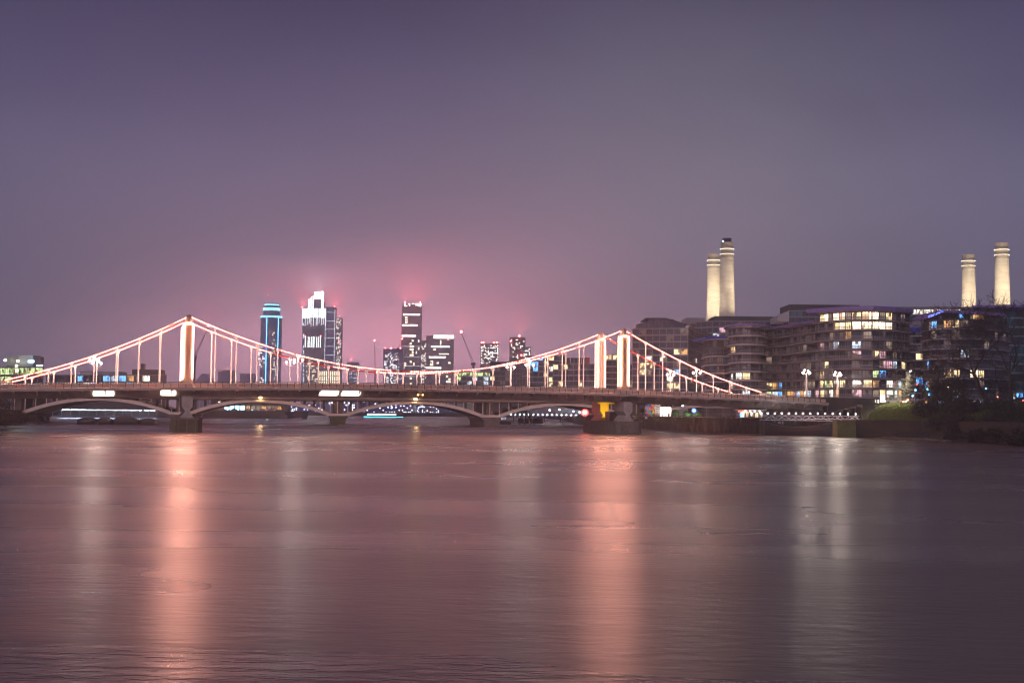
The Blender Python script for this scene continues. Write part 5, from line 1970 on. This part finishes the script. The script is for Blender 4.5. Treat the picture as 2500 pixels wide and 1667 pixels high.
def hull(label, p, rz, L, B, fb, sheer, m_, name='barge', cat='barge', group=None, cover=None):
    root = thing(name, label, cat, p, rz, group)
    b = MB()
    n = 18
    secs = []
    for i in range(n + 1):
        u = i / n
        x = -L / 2 + L * u
        e = abs(2 * u - 1)
        w = B / 2 * math.sqrt(max(0.02, 1 - e ** 4))
        zt = fb + sheer * e * e
        secs.append([(x, -w * 0.8, -0.5), (x, -w, zt * 0.5), (x, -w, zt), (x, w, zt), (x, w, zt * 0.5), (x, w * 0.8, -0.5)])
    flat = [q for s_ in secs for q in s_]
    idx = []
    for i in range(n):
        for j in range(5):
            if j == 2:
                continue
            a = i * 6 + j
            idx.append((a, a + 6, a + 7, a + 1))
    idx += [tuple(range(6)), tuple(range(n * 6 + 5, n * 6 - 1, -1))]
    b.faces(flat, idx)
    b.build('hull', m_, root, smooth=False)
    d = MB()
    d.faces([(s_[2][0], s_[2][1], s_[2][2] - 0.18) for s_ in secs] + [(s_[3][0], s_[3][1], s_[3][2] - 0.18) for s_ in secs], [(i, i + 1, n + 2 + i, n + 1 + i) for i in range(n)])
    d.build('deck', M_DARK, root)
    r2 = MB()
    r2.path([s_[2] for s_ in secs], 0.07, 5)
    r2.build('rubbing_strake', mat('strake', (0.12, 0.11, 0.10), 0.6), root)
    if cover:
        c = MB()
        m2 = 12
        prof = []
        for i in range(m2 + 1):
            u = i / m2
            prof.append((-L * 0.42 + L * 0.84 * u, fb + 0.15 + cover * math.sin(math.pi * u) ** 0.7))
        c.prism_y([(prof[0][0], fb - 0.1)] + prof + [(prof[-1][0], fb - 0.1)], -B * 0.36, B * 0.36)
        c.build('hold_cover', mat('tarpaulin', (0.055, 0.045, 0.048), 0.8, var=0.3), root)
    return root


pb2 = at(1955, 1062, 312)
hull('long black-hulled barge with a sagging sheer line moored under the gangway', (pb2.x, pb2.y + 1.0, 0), gw.rotation_euler[2], 22, 4.6, 2.2, 1.5, M_BLACK)

# ------------------------------------------------------------------ promenade behind the pile wall: mural, domes of clipped trees, lamps, signs
mw = thing('mural_wall', 'wall painted with a mural of bright triangles and black and white zigzags under the bridge', 'wall', at(1593, 1018, 410))
x0m, x1m = at(1575, 1000, 410).x - mw.location.x, at(1612, 1000, 410).x - mw.location.x
H = zat(1590, 983, 410) - mw.location.z
b = MB(); b.box(x0m, x1m, 0, 0.4, -0.6, H); b.build('wall', M_WHITE, mw)
MUR = [mat('mural ' + n_, c_, 0.6, var=0.06) for n_, c_ in (('blue', (0.02, 0.12, 0.55)), ('yellow', (0.85, 0.62, 0.02)), ('green', (0.05, 0.42, 0.06)), ('orange', (0.80, 0.20, 0.02)), ('black', (0.01, 0.01, 0.01)), ('pink', (0.75, 0.10, 0.30)), ('cyan', (0.05, 0.5, 0.6)), ('red', (0.6, 0.02, 0.02)))]
cw, chh = (x1m - x0m) * 0.66 / 3, H / 4
for i in range(3):
    for j in range(4):
        xa, za_ = x0m + cw * i, chh * j
        ks = rng.sample(range(8), 3)
        for t_, tri in enumerate((((0, 0), (1, 0), (0.5, 0.95)), ((0, 0), (0.5, 0.95), (0, 1)), ((1, 0), (1, 1), (0.5, 0.95)))):
            b = MB()
            b.prism_y([(xa + cw * u, za_ + chh * v) for u, v in tri], -0.02 - 0.003 * t_, -0.001)
            b.build('mural_triangle', MUR[ks[t_]], mw)
xs = x0m + (x1m - x0m) * 0.68
for j in range(8):
    b = MB()
    za_ = H * j / 8
    w_s = (x1m - xs)
    b.prism_y([(xs, za_), (xs + w_s * 0.5, za_ + H / 16), (xs + w_s, za_), (xs + w_s, za_ + H / 18), (xs + w_s * 0.5, za_ + H / 16 + H / 18), (xs, za_ + H / 18)], -0.02, -0.001)
    b.build('mural_stripe', MUR[4], mw)
lb3 = thing('light_box', 'glowing white display panel beside the mural', 'display panel', at(1626, 1018, 408))
b = MB(); b.box(-1.9, 1.7, 0, 0.3, -0.4, zat(1626, 994, 408) - lb3.location.z); b.build('screen', emit('display glow', (1.0, 0.86, 0.78), 2.4), lb3)
b = MB(); b.beam((-1.2, -0.1, -0.4), (-1.2, -0.1, 1.6), 0.2); b.beam((0.9, -0.1, -0.4), (0.9, -0.1, 1.3), 0.5); b.build('frame', MUR[3], lb3)
for x, r_, y, tx in ((1648, 1.35, 1012, 'largest clipped dome tree, lit green, next to the display panel'), (1676, 1.25, 1014, 'middle clipped dome tree, lit green'), (1697, 1.5, 1013, 'clipped dome tree beside the blue sign, lit green')):
    p = at(x, y, 405)
    root = thing('dome_tree', tx, 'shrub', (p.x, p.y, BANK), 0, 'clipped dome trees on the promenade')
    b = MB()
    zc = p.z - BANK + 0.3
    for _ in range(2600):
        q = Vector((rng.gauss(0, 1), rng.gauss(0, 1), rng.gauss(0, 1))).normalized() * r_ * rng.uniform(0.9, 1.02)
        leaf(b, q + Vector((0, 0, zc)), 0.13)
    b.build('crown', LEAF['mid'], root)
    b = MB(); b.tube((0, 0, -0.1), (0, 0, zc), 0.1, 0.08, 6); b.build('trunk', M_BARK, root)
    b = MB(); b.box(-0.15, 0.15, -0.1, 0.1, 0, 0.25); o = b.build('uplight', M_DARK, root); o.location = (0.3, -r_ - 1.2, 0)
    ld = bpy.data.lights.new('green_uplight', 'SPOT'); ld.energy = 420; ld.color = (0.45, 1.0, 0.55); ld.spot_size = R(90); ld.spot_blend = 0.6; ld.shadow_soft_size = 0.1
    lo = bpy.data.objects.new('green_uplight', ld); col.objects.link(lo); lo.parent = o; lo.location = (0, 0, 0.3)
    lo.rotation_euler = Vector((-0.3, r_ + 1.2, zc)).to_track_quat('-Z', 'Y').to_euler()
M_PROML = emit('promenade lamp', (0.72, 0.92, 1.0), 55.0)
for k, (x, yt, D) in enumerate(((1667, 991, 398), (1692, 990, 396), (1725, 990, 392), (1765, 991, 386), (1799, 993, 380), (1871, 996, 372))):
    p = at(x, yt, D)
    root = thing('promenade_lamp', 'slim promenade lamp post, %s along the walk from the mural' % ('first', 'second', 'third', 'fourth', 'fifth', 'last')[k], 'street lamp', (p.x, p.y, BANK), 0, 'slim promenade lamps')
    h = p.z - BANK
    b = MB(); b.tube((0, 0, 0), (0, 0, h), 0.10, 0.06, 8); b.build('post', M_METAL, root)
    b = MB(); b.lathe([(0.05, h), (0.26, h + 0.05), (0.26, h + 0.2), (0.05, h + 0.28)], n=10); b.build('lamp_head', M_PROML, root)
# promenade railing
rl = thing('promenade_railing', 'low pale railing along the promenade edge above the ivy', 'railing', (60, 350, BANK))
for a, c in ((Vector((72, 327)), Vector((55, 366))), (Vector((55, 366)), Vector((46, 418)))):
    L = (c - a).length
    b = MB()
    for z in (0.5, 1.05):
        b.beam((a.x - 60, a.y - 350, z), (c.x - 60, c.y - 350, z), 0.06)
    b.build('rail', M_METAL, rl)
    n = int(L / 1.8)
    pm = MB(); pm.box(-0.04, 0.04, -0.04, 0.04, 0, 1.05); pm = pm.mesh('baluster', M_METAL)
    for k in range(n + 1):
        p = a + (c - a) * (k / n)
        link('baluster', pm, rl, (p.x - 60, p.y - 350, 0))
# signs
p = at(1694, 1002, 392)
sg = thing('blue_sign', 'round blue illuminated sign on a post by the dome trees', 'sign', (p.x, p.y - 0.3, BANK))
b = MB(); b.tube((0, 0.05, 0), (0, 0.05, p.z - BANK), 0.06, 0.06, 6); b.build('post', M_METAL, sg)
b = MB(); b.tube((0, -0.1, p.z - BANK), (0, 0.05, p.z - BANK), 0.72, n=20); b.build('disc', emit('blue sign', (0.03, 0.12, 1.0), 2.2, sample=False), sg)
for dx in (-0.22, 0.22):
    b = MB(); b.box(dx - 0.08, dx + 0.08, -0.14, -0.105, p.z - BANK - 0.3, p.z - BANK + 0.28); b.build('mark', emit('sign mark', (0.5, 0.85, 1.0), 3.0, sample=False), sg)
p = at(1815, 1004, 376)
sg = thing('cafe_kiosk', 'small riverside kiosk with a red neon sign over lit windows left of the gangway', 'kiosk', (p.x, p.y, BANK))
b = MB(); b.box(-2.0, 6.5, 0, 3.5, -0.1, 2.2); b.build('wall', M_WALLD, sg)
b = MB(); b.box(-2.3, 6.8, -0.6, 3.8, 2.2, 2.4); b.build('roof', M_SLABP, sg)
for k in range(5):
    b = MB(); b.box(-0.6 + 1.4 * k, 0.3 + 1.4 * k, -0.03, -0.001, 0.2, 1.7); b.build('window', GL['warm' if k % 2 else 'white'], sg)
NEON = emit('red neon', (1.0, 0.08, 0.03), 9.0)
for k in range(8):
    b = MB()
    x = -1.6 + 0.36 * k
    b.box(x, x + 0.06, -0.72, -0.66, 1.72, 2.12)
    b.beam((x, -0.69, 2.09 if k % 2 else 1.75), (x + 0.26, -0.69, 1.75 if k % 3 else 2.09), 0.06)
    b.build('neon_stroke', NEON, sg)
b = MB(); b.box(-1.2, -0.7, -0.72, -0.6, 0.1, 1.4); b.build('blue_panel', emit('blue panel', (0.05, 0.35, 1.0), 3.0, sample=False), sg)
for k in range(4):
    b = MB(); b.ball((0.4 + 1.5 * k, -0.7, 1.95), 0.12, 8, 6); b.build('lamp', M_SPOTL, sg)

# shelter, kerbside panel and cars on the raised road
def car(label, p, rz, colr, group='cars on the road above the bank'):
    root = thing('car', label, 'car', p, rz, group)
    b = MB()
    b.prism_y([(-2.1, 0.30), (2.1, 0.30), (2.15, 0.75), (1.3, 0.92), (-1.9, 0.95), (-2.15, 0.8)], -0.85, 0.85)
    b.build('body', mat('car paint ' + label[:12], colr, 0.3, metal=0.2), root)
    b = MB()
    b.faces([(-1.75, -0.78, 0.95), (1.1, -0.78, 0.93), (1.1, 0.78, 0.93), (-1.75, 0.78, 0.95), (-1.15, -0.62, 1.45), (0.35, -0.62, 1.45), (0.35, 0.62, 1.45), (-1.15, 0.62, 1.45)], MB.HEX)
    b.build('cabin', GL['dark'], root)
    for x in (-1.3, 1.3):
        for y in (-0.8, 0.8):
            b = MB(); b.tube((x, y - 0.1, 0.32), (x, y + 0.1, 0.32), 0.32, n=12); w_o = b.build('wheel', M_DARK, root)
    for y in (-0.6, 0.6):
        b = MB(); b.box(-2.2, -2.14, y - 0.18, y + 0.18, 0.62, 0.8); b.build('tail_light', emit('tail light', (1.0, 0.04, 0.04), 16.0), root)
        b = MB(); b.box(2.14, 2.2, y - 0.18, y + 0.18, 0.55, 0.75); b.build('headlight', emit('headlight', (0.85, 0.92, 1.0), 22.0), root)


for x, D, rz, cc, tx in ((2488, 312, 1.9, (0.10, 0.02, 0.02), 'dark car showing red tail lights at the frame edge'), (2180, 346, 2.9, (0.3, 0.3, 0.32), 'silver car with lit headlights behind the grass bank'),
                         (2232, 344, 2.9, (0.05, 0.05, 0.06), 'dark car with lit headlights near the gap between apartments'), (2425, 330, -0.2, (0.4, 0.4, 0.4), 'pale car parked behind the forked bare tree')):
    p = at(x, 985, D)
    car(tx, (p.x, p.y, ROADZ + 0.01), rz, cc)
p = at(2155, 984, 342)
sg = thing('advertising_panel', 'bright white kerbside advertising panel beside the bus shelter', 'sign', (p.x, p.y, ROADZ))
b = MB(); b.box(-0.62, 0.62, 0, 0.25, 0.3, 2.2); b.build('screen', emit('advert glow', (0.92, 0.96, 1.0), 2.6), sg)
b = MB(); b.box(-0.72, 0.72, 0.02, 0.24, 0.0, 0.3); b.build('foot', M_DARK, sg)
b = MB(); b.box(-0.66, 0.66, -0.01, 0.24, 2.2, 2.36); b.build('header', emit('advert header', (1.0, 0.1, 0.15), 1.5, sample=False), sg)
p = at(2180, 984, 346)
sg = thing('bus_shelter', 'small dark bus shelter with a flat roof behind the grass bank', 'bus shelter', (p.x, p.y, ROADZ))
b = MB(); b.box(-2.0, 2.6, 0, 1.6, 2.3, 2.45); b.build('roof', M_METAL, sg)
b = MB(); b.box(-0.6, 0.7, 1.2, 1.4, 0, 2.3); b.build('back_panel', M_DARK, sg)
for x in (-1.9, 2.5):
    b = MB(); b.box(x - 0.06, x + 0.06, 0.7, 0.82, 0, 2.3); b.build('post', M_METAL, sg)
# small coloured lamps and signals along the road, seen through the shrubs
SIG = [emit('signal blue', (0.1, 0.35, 1.0), 9.0, sample=False), emit('signal teal', (0.1, 0.9, 1.0), 7.0, sample=False), emit('signal red', (1.0, 0.1, 0.06), 9.0, sample=False), emit('signal white', (0.9, 0.95, 1.0), 9.0, sample=False), emit('signal amber', (1.0, 0.65, 0.2), 8.0, sample=False)]
sx = [(2235, 952, 0), (2228, 966, 0), (2238, 938, 2), (2264, 950, 1), (2268, 962, 0), (2297, 960, 3), (2312, 942, 3), (2316, 944, 4), (2335, 958, 1), (2336, 968, 1), (2335, 976, 3), (2350, 978, 4), (2380, 977, 3), (2294, 982, 0), (2395, 984, 0), (2407, 948, 1), (2436, 968, 2), (2216, 976, 2), (2205, 982, 4), (2440, 985, 3)]
sx.sort()
zone = lambda x: 'at the gap between the apartments' if x < 2270 else 'below the dark rounded block' if x < 2360 else 'beside the forked tree'
for k, (x, y, ci) in enumerate(sx):
    p = at(x, y, 338)
    same = [q for q in sx if q[2] == ci and zone(q[0]) == zone(x)]
    place = '' if len(same) < 2 else ', %s from the left' % ('first', 'second', 'third', 'fourth')[same.index((x, y, ci))]
    root = thing('road_lamp', 'small %s road light, %s%s' % (('blue', 'teal', 'red', 'white', 'amber')[ci], zone(x), place), 'street light', (p.x, p.y, ROADZ), 0, 'road lights seen through the shrubs')
    h = max(0.3, p.z - ROADZ)
    b = MB(); b.tube((0, 0, 0), (0, 0, h), 0.05, 0.05, 6); b.build('post', M_DARK, root)
    b = MB(); b.ball((0, -0.05, h), 0.26, 8, 6); b.build('lamp_head', SIG[ci], root)

# street lamp whose light falls on the grass bank
p = at(2232, 908, 331)
root = thing('street_lamp', 'tall white street lamp over the grass bank at the gap between apartments', 'street lamp', (p.x, p.y, ROADZ))
hh = p.z - ROADZ
b = MB(); b.tube((0, 0, 0), (0, 0, hh), 0.11, 0.07, 8); b.build('post', M_METAL, root)
b = MB(); b.beam((0, 0, hh), (-1.3, -1.0, hh + 0.25), 0.08); b.build('arm', M_METAL, root)
b = MB(); b.ball((-1.3, -1.0, hh + 0.15), 0.3, 10, 6, 0.5); o = b.build('lamp_head', emit('bank street lamp', (1.0, 0.95, 0.85), 30.0), root)
ld = bpy.data.lights.new('lamp_beam', 'SPOT'); ld.energy = 210000; ld.color = (1.0, 0.90, 0.48); ld.spot_size = R(38); ld.spot_blend = 0.8; ld.shadow_soft_size = 0.3
lo = bpy.data.objects.new('lamp_beam', ld); col.objects.link(lo); lo.parent = o; lo.location = (-1.3, -1.4, hh - 0.2)
lo.rotation_euler = Vector((-9.5, -14, -11.5)).to_track_quat('-Z', 'Y').to_euler()

# ------------------------------------------------------------------ on the south pier: hut, red lamp, yellow flood
p = local(SPAN - 0.8, 6.0, 3.25)
hut = thing('pier_hut', 'dark equipment hut on the south pier between the pedestals', 'hut', p, BA)
b = MB(); b.box(-1.2, 1.2, -1.6, 1.6, 0, 2.3); b.build('wall', M_DARK, hut)
b = MB(); b.box(-1.3, 1.3, -1.7, 1.7, 2.3, 2.42); b.build('roof', M_GRAN, hut)
b = MB(); b.box(-0.4, 0.4, -1.66, -1.603, 0.1, 1.9); b.build('door', M_WALLD, hut)
p = at(1428, 1007, 326)
hl_ = thing('red_beacon', 'glowing red heart-like beacon at the corner of the south pier', 'beacon', (p.x, p.y, 3.26))
h = p.z - 3.26
b = MB(); b.tube((0, 0.1, 0), (0, 0.1, h), 0.09, 0.09, 8); b.build('post', M_DARK, hl_)
b = MB(); b.tube((0, 0.12, h), (0, 0.24, h), 0.95, n=24); b.build('glow_disc', emit('red halo glow', (1.0, 0.02, 0.02), 5.0), hl_)  # glowing disc added for the red halo round the lamp
b = MB()
for dx in (-0.2, 0.2):
    b.ball((dx, 0, h + 0.10), 0.27, 10, 6)
b.build('lamp', emit('beacon core', (1.0, 0.42, 0.34), 9.0), hl_)
b = MB(); b.lathe([(0.44, h + 0.02), (0.02, h - 0.5)], (0, 0, 0), 10); b.build('lamp_tip', MATS['beacon core'], hl_)
ld = bpy.data.lights.new('yellow_flood', 'SPOT'); ld.energy = 900; ld.color = (1.0, 0.80, 0.25); ld.spot_size = R(60); ld.spot_blend = 0.7; ld.shadow_soft_size = 0.15
b = MB(); b.box(-0.2, 0.2, -0.15, 0.15, 0, 0.3)
o = b.build('floodlight', M_DARK, bridge); o.location = (SPAN - 0.6, BW - 7.5, 3.27)
lo = bpy.data.objects.new('yellow_flood', ld); col.objects.link(lo); lo.parent = o; lo.location = (0, 0, 0.4)
lo.rotation_euler = Vector((0.6, 4.2, 2.6)).to_track_quat('-Z', 'Y').to_euler()
# ------------------------------------------------------------------ north side: bank shrubs, moored barges, lamp pontoon, trees, boats
for x, y, D, rx, rz, tx in ((4, 1010, 300, 2.4, 3.4, 'overhanging the left edge under the bridge'), (14, 1024, 318, 2.6, 2.2, 'low, beside the north abutment'), (50, 1028, 372, 2.4, 1.8, 'low, at the foot of the first arch'), (95, 1030, 392, 2.0, 1.4, 'lowest, on the mud under the first arch')):
    p = at(x, y, D)
    bush('dark shrub ' + tx, (p.x, p.y, max(0.2, p.z - 1.5)), (rx, rx, rz), 'dark', 36, 50, 0.18, group='dark shrubs on the north bank')
for k, (x, w, tx, cv) in enumerate(((214, 7.2, 'leftmost, with a low rounded cover', 1.0), (254, 5.4, 'second from the left, with a low cover', 1.1), (303, 9.2, 'largest, with a humped cover', 1.7), (358, 6.2, 'rightmost, nearest the north pier', 0.9))):
    p = at(x, 1036, 396)
    hull('dark moored barge under the first arch, ' + tx, (p.x, p.y + k * 0.8, 0), 0.06 * (k - 1.5), w, 3.2, 1.1, 0.45, M_BLACK, group='moored barges under the first arch', cover=cv)
# floating landing stage with fluorescent tubes
p0, p1 = at(148, 1004, 668), at(398, 1004, 684)
ls = thing('landing_stage', 'long floating landing stage with a broken row of blue-white tube lamps beyond the first arch', 'landing stage', (p0.x, p0.y - 12, 0))
dx, dy = p1.x - p0.x, p1.y - p0.y
M_TUBE = emit('tube lamp', (0.62, 0.76, 1.0), 40.0)
b = MB(); b.hexa([(u * dx, u * dy + v, z) for z in (-0.3, 1.0) for u, v in ((0, 0), (1, 0), (1, 5), (0, 5))]); b.build('pontoon', mat('pontoon blue', (0.07, 0.10, 0.18), 0.6), ls)
b = MB(); b.hexa([(u * dx, u * dy + v, z) for z in (4.75, 4.9) for u, v in ((0, 0), (1, 0), (1, 5), (0, 5))]); b.build('roof', M_METAL, ls)
for u in [k / 12 for k in range(13)]:
    b = MB(); b.beam((u * dx, u * dy + 0.4, 1.0), (u * dx, u * dy + 0.4, 4.75), 0.16); b.build('post', M_METAL, ls)
for x0, x1 in ((149, 151), (156, 162), (166, 188), (192, 198), (200, 228), (233, 237), (240, 246), (249, 261), (264, 276), (279, 334), (336, 351), (354, 361), (367, 378), (381, 394)):
    a, c = (x0 - 148) / 250, (x1 - 148) / 250
    b = MB(); b.beam((a * dx, a * dy - 0.1, 4.35), (c * dx, c * dy - 0.1, 4.35), 0.42); b.build('tube_lamp', M_TUBE, ls)
# leafy trees and road along the north embankment
for k, (x, D, h, s_) in enumerate(((520, 752, 9, 2), (551, 756, 10, 3), (584, 757, 11, 4), (612, 757, 12, 6), (640, 758, 12, 7), (668, 757, 12, 8), (690, 760, 11, 10), (255, 712, 10, 12), (300, 715, 11, 13), (345, 720, 10, 14), (205, 712, 9, 15), (395, 725, 10, 16))):
    p = at(x, 1003, D)
    o = bare_tree('leafy embankment tree, %s from the left' % ('first', 'second', 'third', 'fourth', 'fifth', 'sixth', 'last', 'second', 'third', 'fourth', 'first', 'last')[k] + (' under the second arch' if k < 7 else ' under the first arch'),
                  (p.x, p.y, BANK), h, 1.1, s_, 0.22, leaves=30, key='mid', group='leafy embankment trees', levels=3)
M_STREET = emit('street lamp white', (0.95, 1.0, 0.85), 130.0)
M_TEAL = emit('shop light teal', (0.25, 0.75, 1.0), 5.0, sample=False)
for k, x in enumerate((535, 575, 600, 628, 655, 683, 270, 320, 375)):
    p = at(x, 982, 745 if x > 450 else 702)
    root = thing('street_lamp', 'street lamp among the embankment trees, %s' % (('first', 'second', 'third', 'fourth', 'fifth', 'sixth')[k] + ' under the second arch' if k < 6 else ('first', 'second', 'third')[k - 6] + ' under the first arch'), 'street lamp', (p.x, p.y, BANK), 0, 'embankment street lamps')
    h = p.z - BANK
    b = MB(); b.tube((0, 0, 0), (0, 0, h), 0.09, 0.06, 6); b.build('post', M_DARK, root)
    b = MB(); b.ball((0, -0.4, h + 0.1), 0.28, 8, 6, 0.6); b.build('lamp_head', M_STREET, root)
t = Front('embankment_terrace', 'low terrace of teal-lit shop fronts behind the embankment trees', 'building', 520, 700, 800, group=None)
t.body(515, 702, 976, 12, M_WALLD)
for k in range(13):
    t.part('shop_front', M_TEAL if k in (2, 3, 4, 5) else (GL['dim'] if k % 3 else GL['amber']), [(522 + 13 * k, 532 + 13 * k, 990, 1000)], 0.2)
# cars stopped on the embankment road
for k, (x, rz) in enumerate(((545, 0.1), (572, 0.1), (606, 0.1), (640, 3.2), (660, 3.2))):
    p = at(x, 1002, 740)
    car('small far car on the embankment road under the second arch, %s from the left' % ('first', 'second', 'third', 'fourth', 'fifth')[k], (p.x, p.y + 1, BANK + 0.01), rz, (0.2, 0.2, 0.22), group='far cars on the embankment')
# jetty block at the corner of the embankment, buoys
p = at(693, 1020, 728)
o = MB(); o.box(-2.0, 2.0, -1, 4, -0.5, 2.0); o.box(-1.6, 1.6, -0.8, 3.5, 2.0, 2.3)
o = o.build('jetty_block', M_DARK, label='dark timber jetty block at the corner of the embankment wall', cat='jetty'); o.location = (p.x, p.y, 0)
for x, y, D, w, tx in ((743, 1021, 700, 1.5, 'larger dark mooring buoy drifting beyond the second arch'), (725, 1016, 1000, 1.2, 'smaller far mooring buoy beyond the second arch')):
    p = at(x, y, D)
    root = thing('mooring_buoy', tx, 'buoy', (p.x, D, 0), 0, 'mooring buoys')
    b = MB(); b.tube((-w, 0, 0.35), (w, 0, 0.35), 0.6, n=12); b.build('float', M_BLACK, root)
    b = MB(); b.lathe([(0.12, 0.9), (0.12, 1.2), (0.3, 1.25), (0.3, 1.35)], n=8); b.build('mooring_ring', M_DARK, root)
# river bus passing beyond the third arch
p = at(940, 1014, 930)
bt = thing('river_boat', 'long river boat with white cabin lights and cyan hull line under the third arch', 'boat', (p.x, p.y, 0), 0.02)
b = MB(); b.prism_y([(-16, -0.3), (14, -0.3), (17, 1.2), (-16.5, 1.2)], -3.5, 3.5); b.build('hull', M_DARK, bt)
b = MB(); b.prism_y([(-14, 1.2), (10, 1.2), (8, 3.6), (-13.5, 3.6)], -3.0, 3.0); b.build('cabin', M_WALLD, bt)
for k in range(11):
    b = MB(); b.box(-13 + 2.0 * k, -11.4 + 2.0 * k, -3.06, -3.003, 2.0, 3.0); b.build('cabin_window', emit('boat window', (0.85, 0.95, 1.0), 3.2, sample=False), bt)
b = MB(); b.box(-15.8, 14, -3.58, -3.503, 0.55, 0.85); b.build('hull_light', emit('hull light', (0.05, 0.75, 1.0), 3.5, sample=False), bt)
b = MB(); b.tube((4, 0, 3.6), (4, 0, 6.0), 0.12, 0.05, 6); b.build('mast', M_METAL, bt)
# lit jetty, timber dolphins and a dark pontoon beyond the fourth arch
j0, j1 = at(1232, 1013, 640), at(1425, 1012, 600)
jt = thing('lit_jetty', 'truss jetty with a dotted row of blue-white lamps beyond the fourth arch', 'jetty', (j0.x, j0.y, 0), math.atan2(j1.y - j0.y, j1.x - j0.x))
JL = math.hypot(j1.x - j0.x, j1.y - j0.y)
b = MB(); b.box(0, JL, 0, 2.2, 3.0, 3.25); b.build('walkway', mat('jetty blue', (0.10, 0.12, 0.20), 0.6), jt)
b = MB(); b.beam((0, 0, 5.0), (JL, 0, 5.0), 0.12); b.beam((0, 0, 3.3), (JL, 0, 3.3), 0.12)
for k in range(20):
    b.beam((JL * k / 20, 0, 3.3 if k % 2 else 5.0), (JL * (k + 1) / 20, 0, 5.0 if k % 2 else 3.3), 0.09)
b.build('truss', M_METAL, jt)
for k in range(17):
    b = MB(); b.ball((JL * (k + 0.5) / 17, -0.15, 4.1), 0.2, 8, 6); b.build('jetty_lamp', emit('jetty lamp', (0.62, 0.80, 1.0), 26.0), jt)
for k in range(5):
    b = MB(); b.tube((JL * (k + 0.5) / 5, 1, -0.5), (JL * (k + 0.5) / 5, 1, 3.0), 0.25, n=8); b.build('pile', M_DARK, jt)
dl = at(1284, 1037, 508)
dp = thing('timber_dolphin', 'cluster of leaning timber piles with a dark platform beyond the fourth arch', 'mooring piles', (dl.x, dl.y, 0))
M_TIMB = mat('wet timber', (0.07, 0.035, 0.03), 0.7, var=0.4)
for x0, x1 in ((-2.6, -2.0), (-0.6, 0.0), (1.9, 1.3), (3.4, 3.4)):
    b = MB(); b.tube((x0, 0, -0.5), (x1, 0.3, 5.6 if x0 < 3 else 3.0), 0.32, 0.28, 8); b.build('timber_pile', M_TIMB, dp)
b = MB(); b.box(-3.2, 7.0, 1.0, 5.0, 0.6, 2.8); b.build('platform', M_DARK, dp)
p = at(1233, 1032, 520)
pn2 = thing('dark_pontoon', 'small dark pontoon with pale cabin lights against the fourth arch pier', 'pontoon', (p.x, p.y, 0))
b = MB(); b.box(-2.2, 2.6, 0, 5, -0.3, 1.4); b.build('float', M_DARK, pn2)
b = MB(); b.box(-1.8, 0.6, 0.5, 3, 1.4, 3.4); o = b.build('cabin', M_METAL, pn2)
b = MB(); b.box(-1.5, 0.2, 0.42, 0.49, 2.0, 3.0); b.build('cabin_window', GL['cool'], pn2)
for x, y, c_, tx in ((1342, 1001, 'white', 'starry white floodlamp'), (1400, 1004, 'blue', 'blue-white lamp'), (1366, 1000, 'white', 'smaller white lamp'), (1415, 1006, 'white', 'white lamp nearest the red beacon')):
    p = at(x, y, 690)
    root = thing('quay_lamp', tx + ' on a far quay mast under the fourth arch', 'street lamp', (p.x, p.y, BANK), 0, 'quay lamps')
    b = MB(); b.tube((0, 0, 0), (0, 0, p.z - BANK), 0.08, 0.06, 6); b.build('mast', M_DARK, root)
    b = MB(); b.ball((0, -0.2, p.z - BANK), 0.3, 8, 6); b.build('lamp_head', emit('quay lamp ' + c_, (0.85, 0.95, 1.0) if c_ == 'white' else (0.25, 0.5, 1.0), 40.0), root)
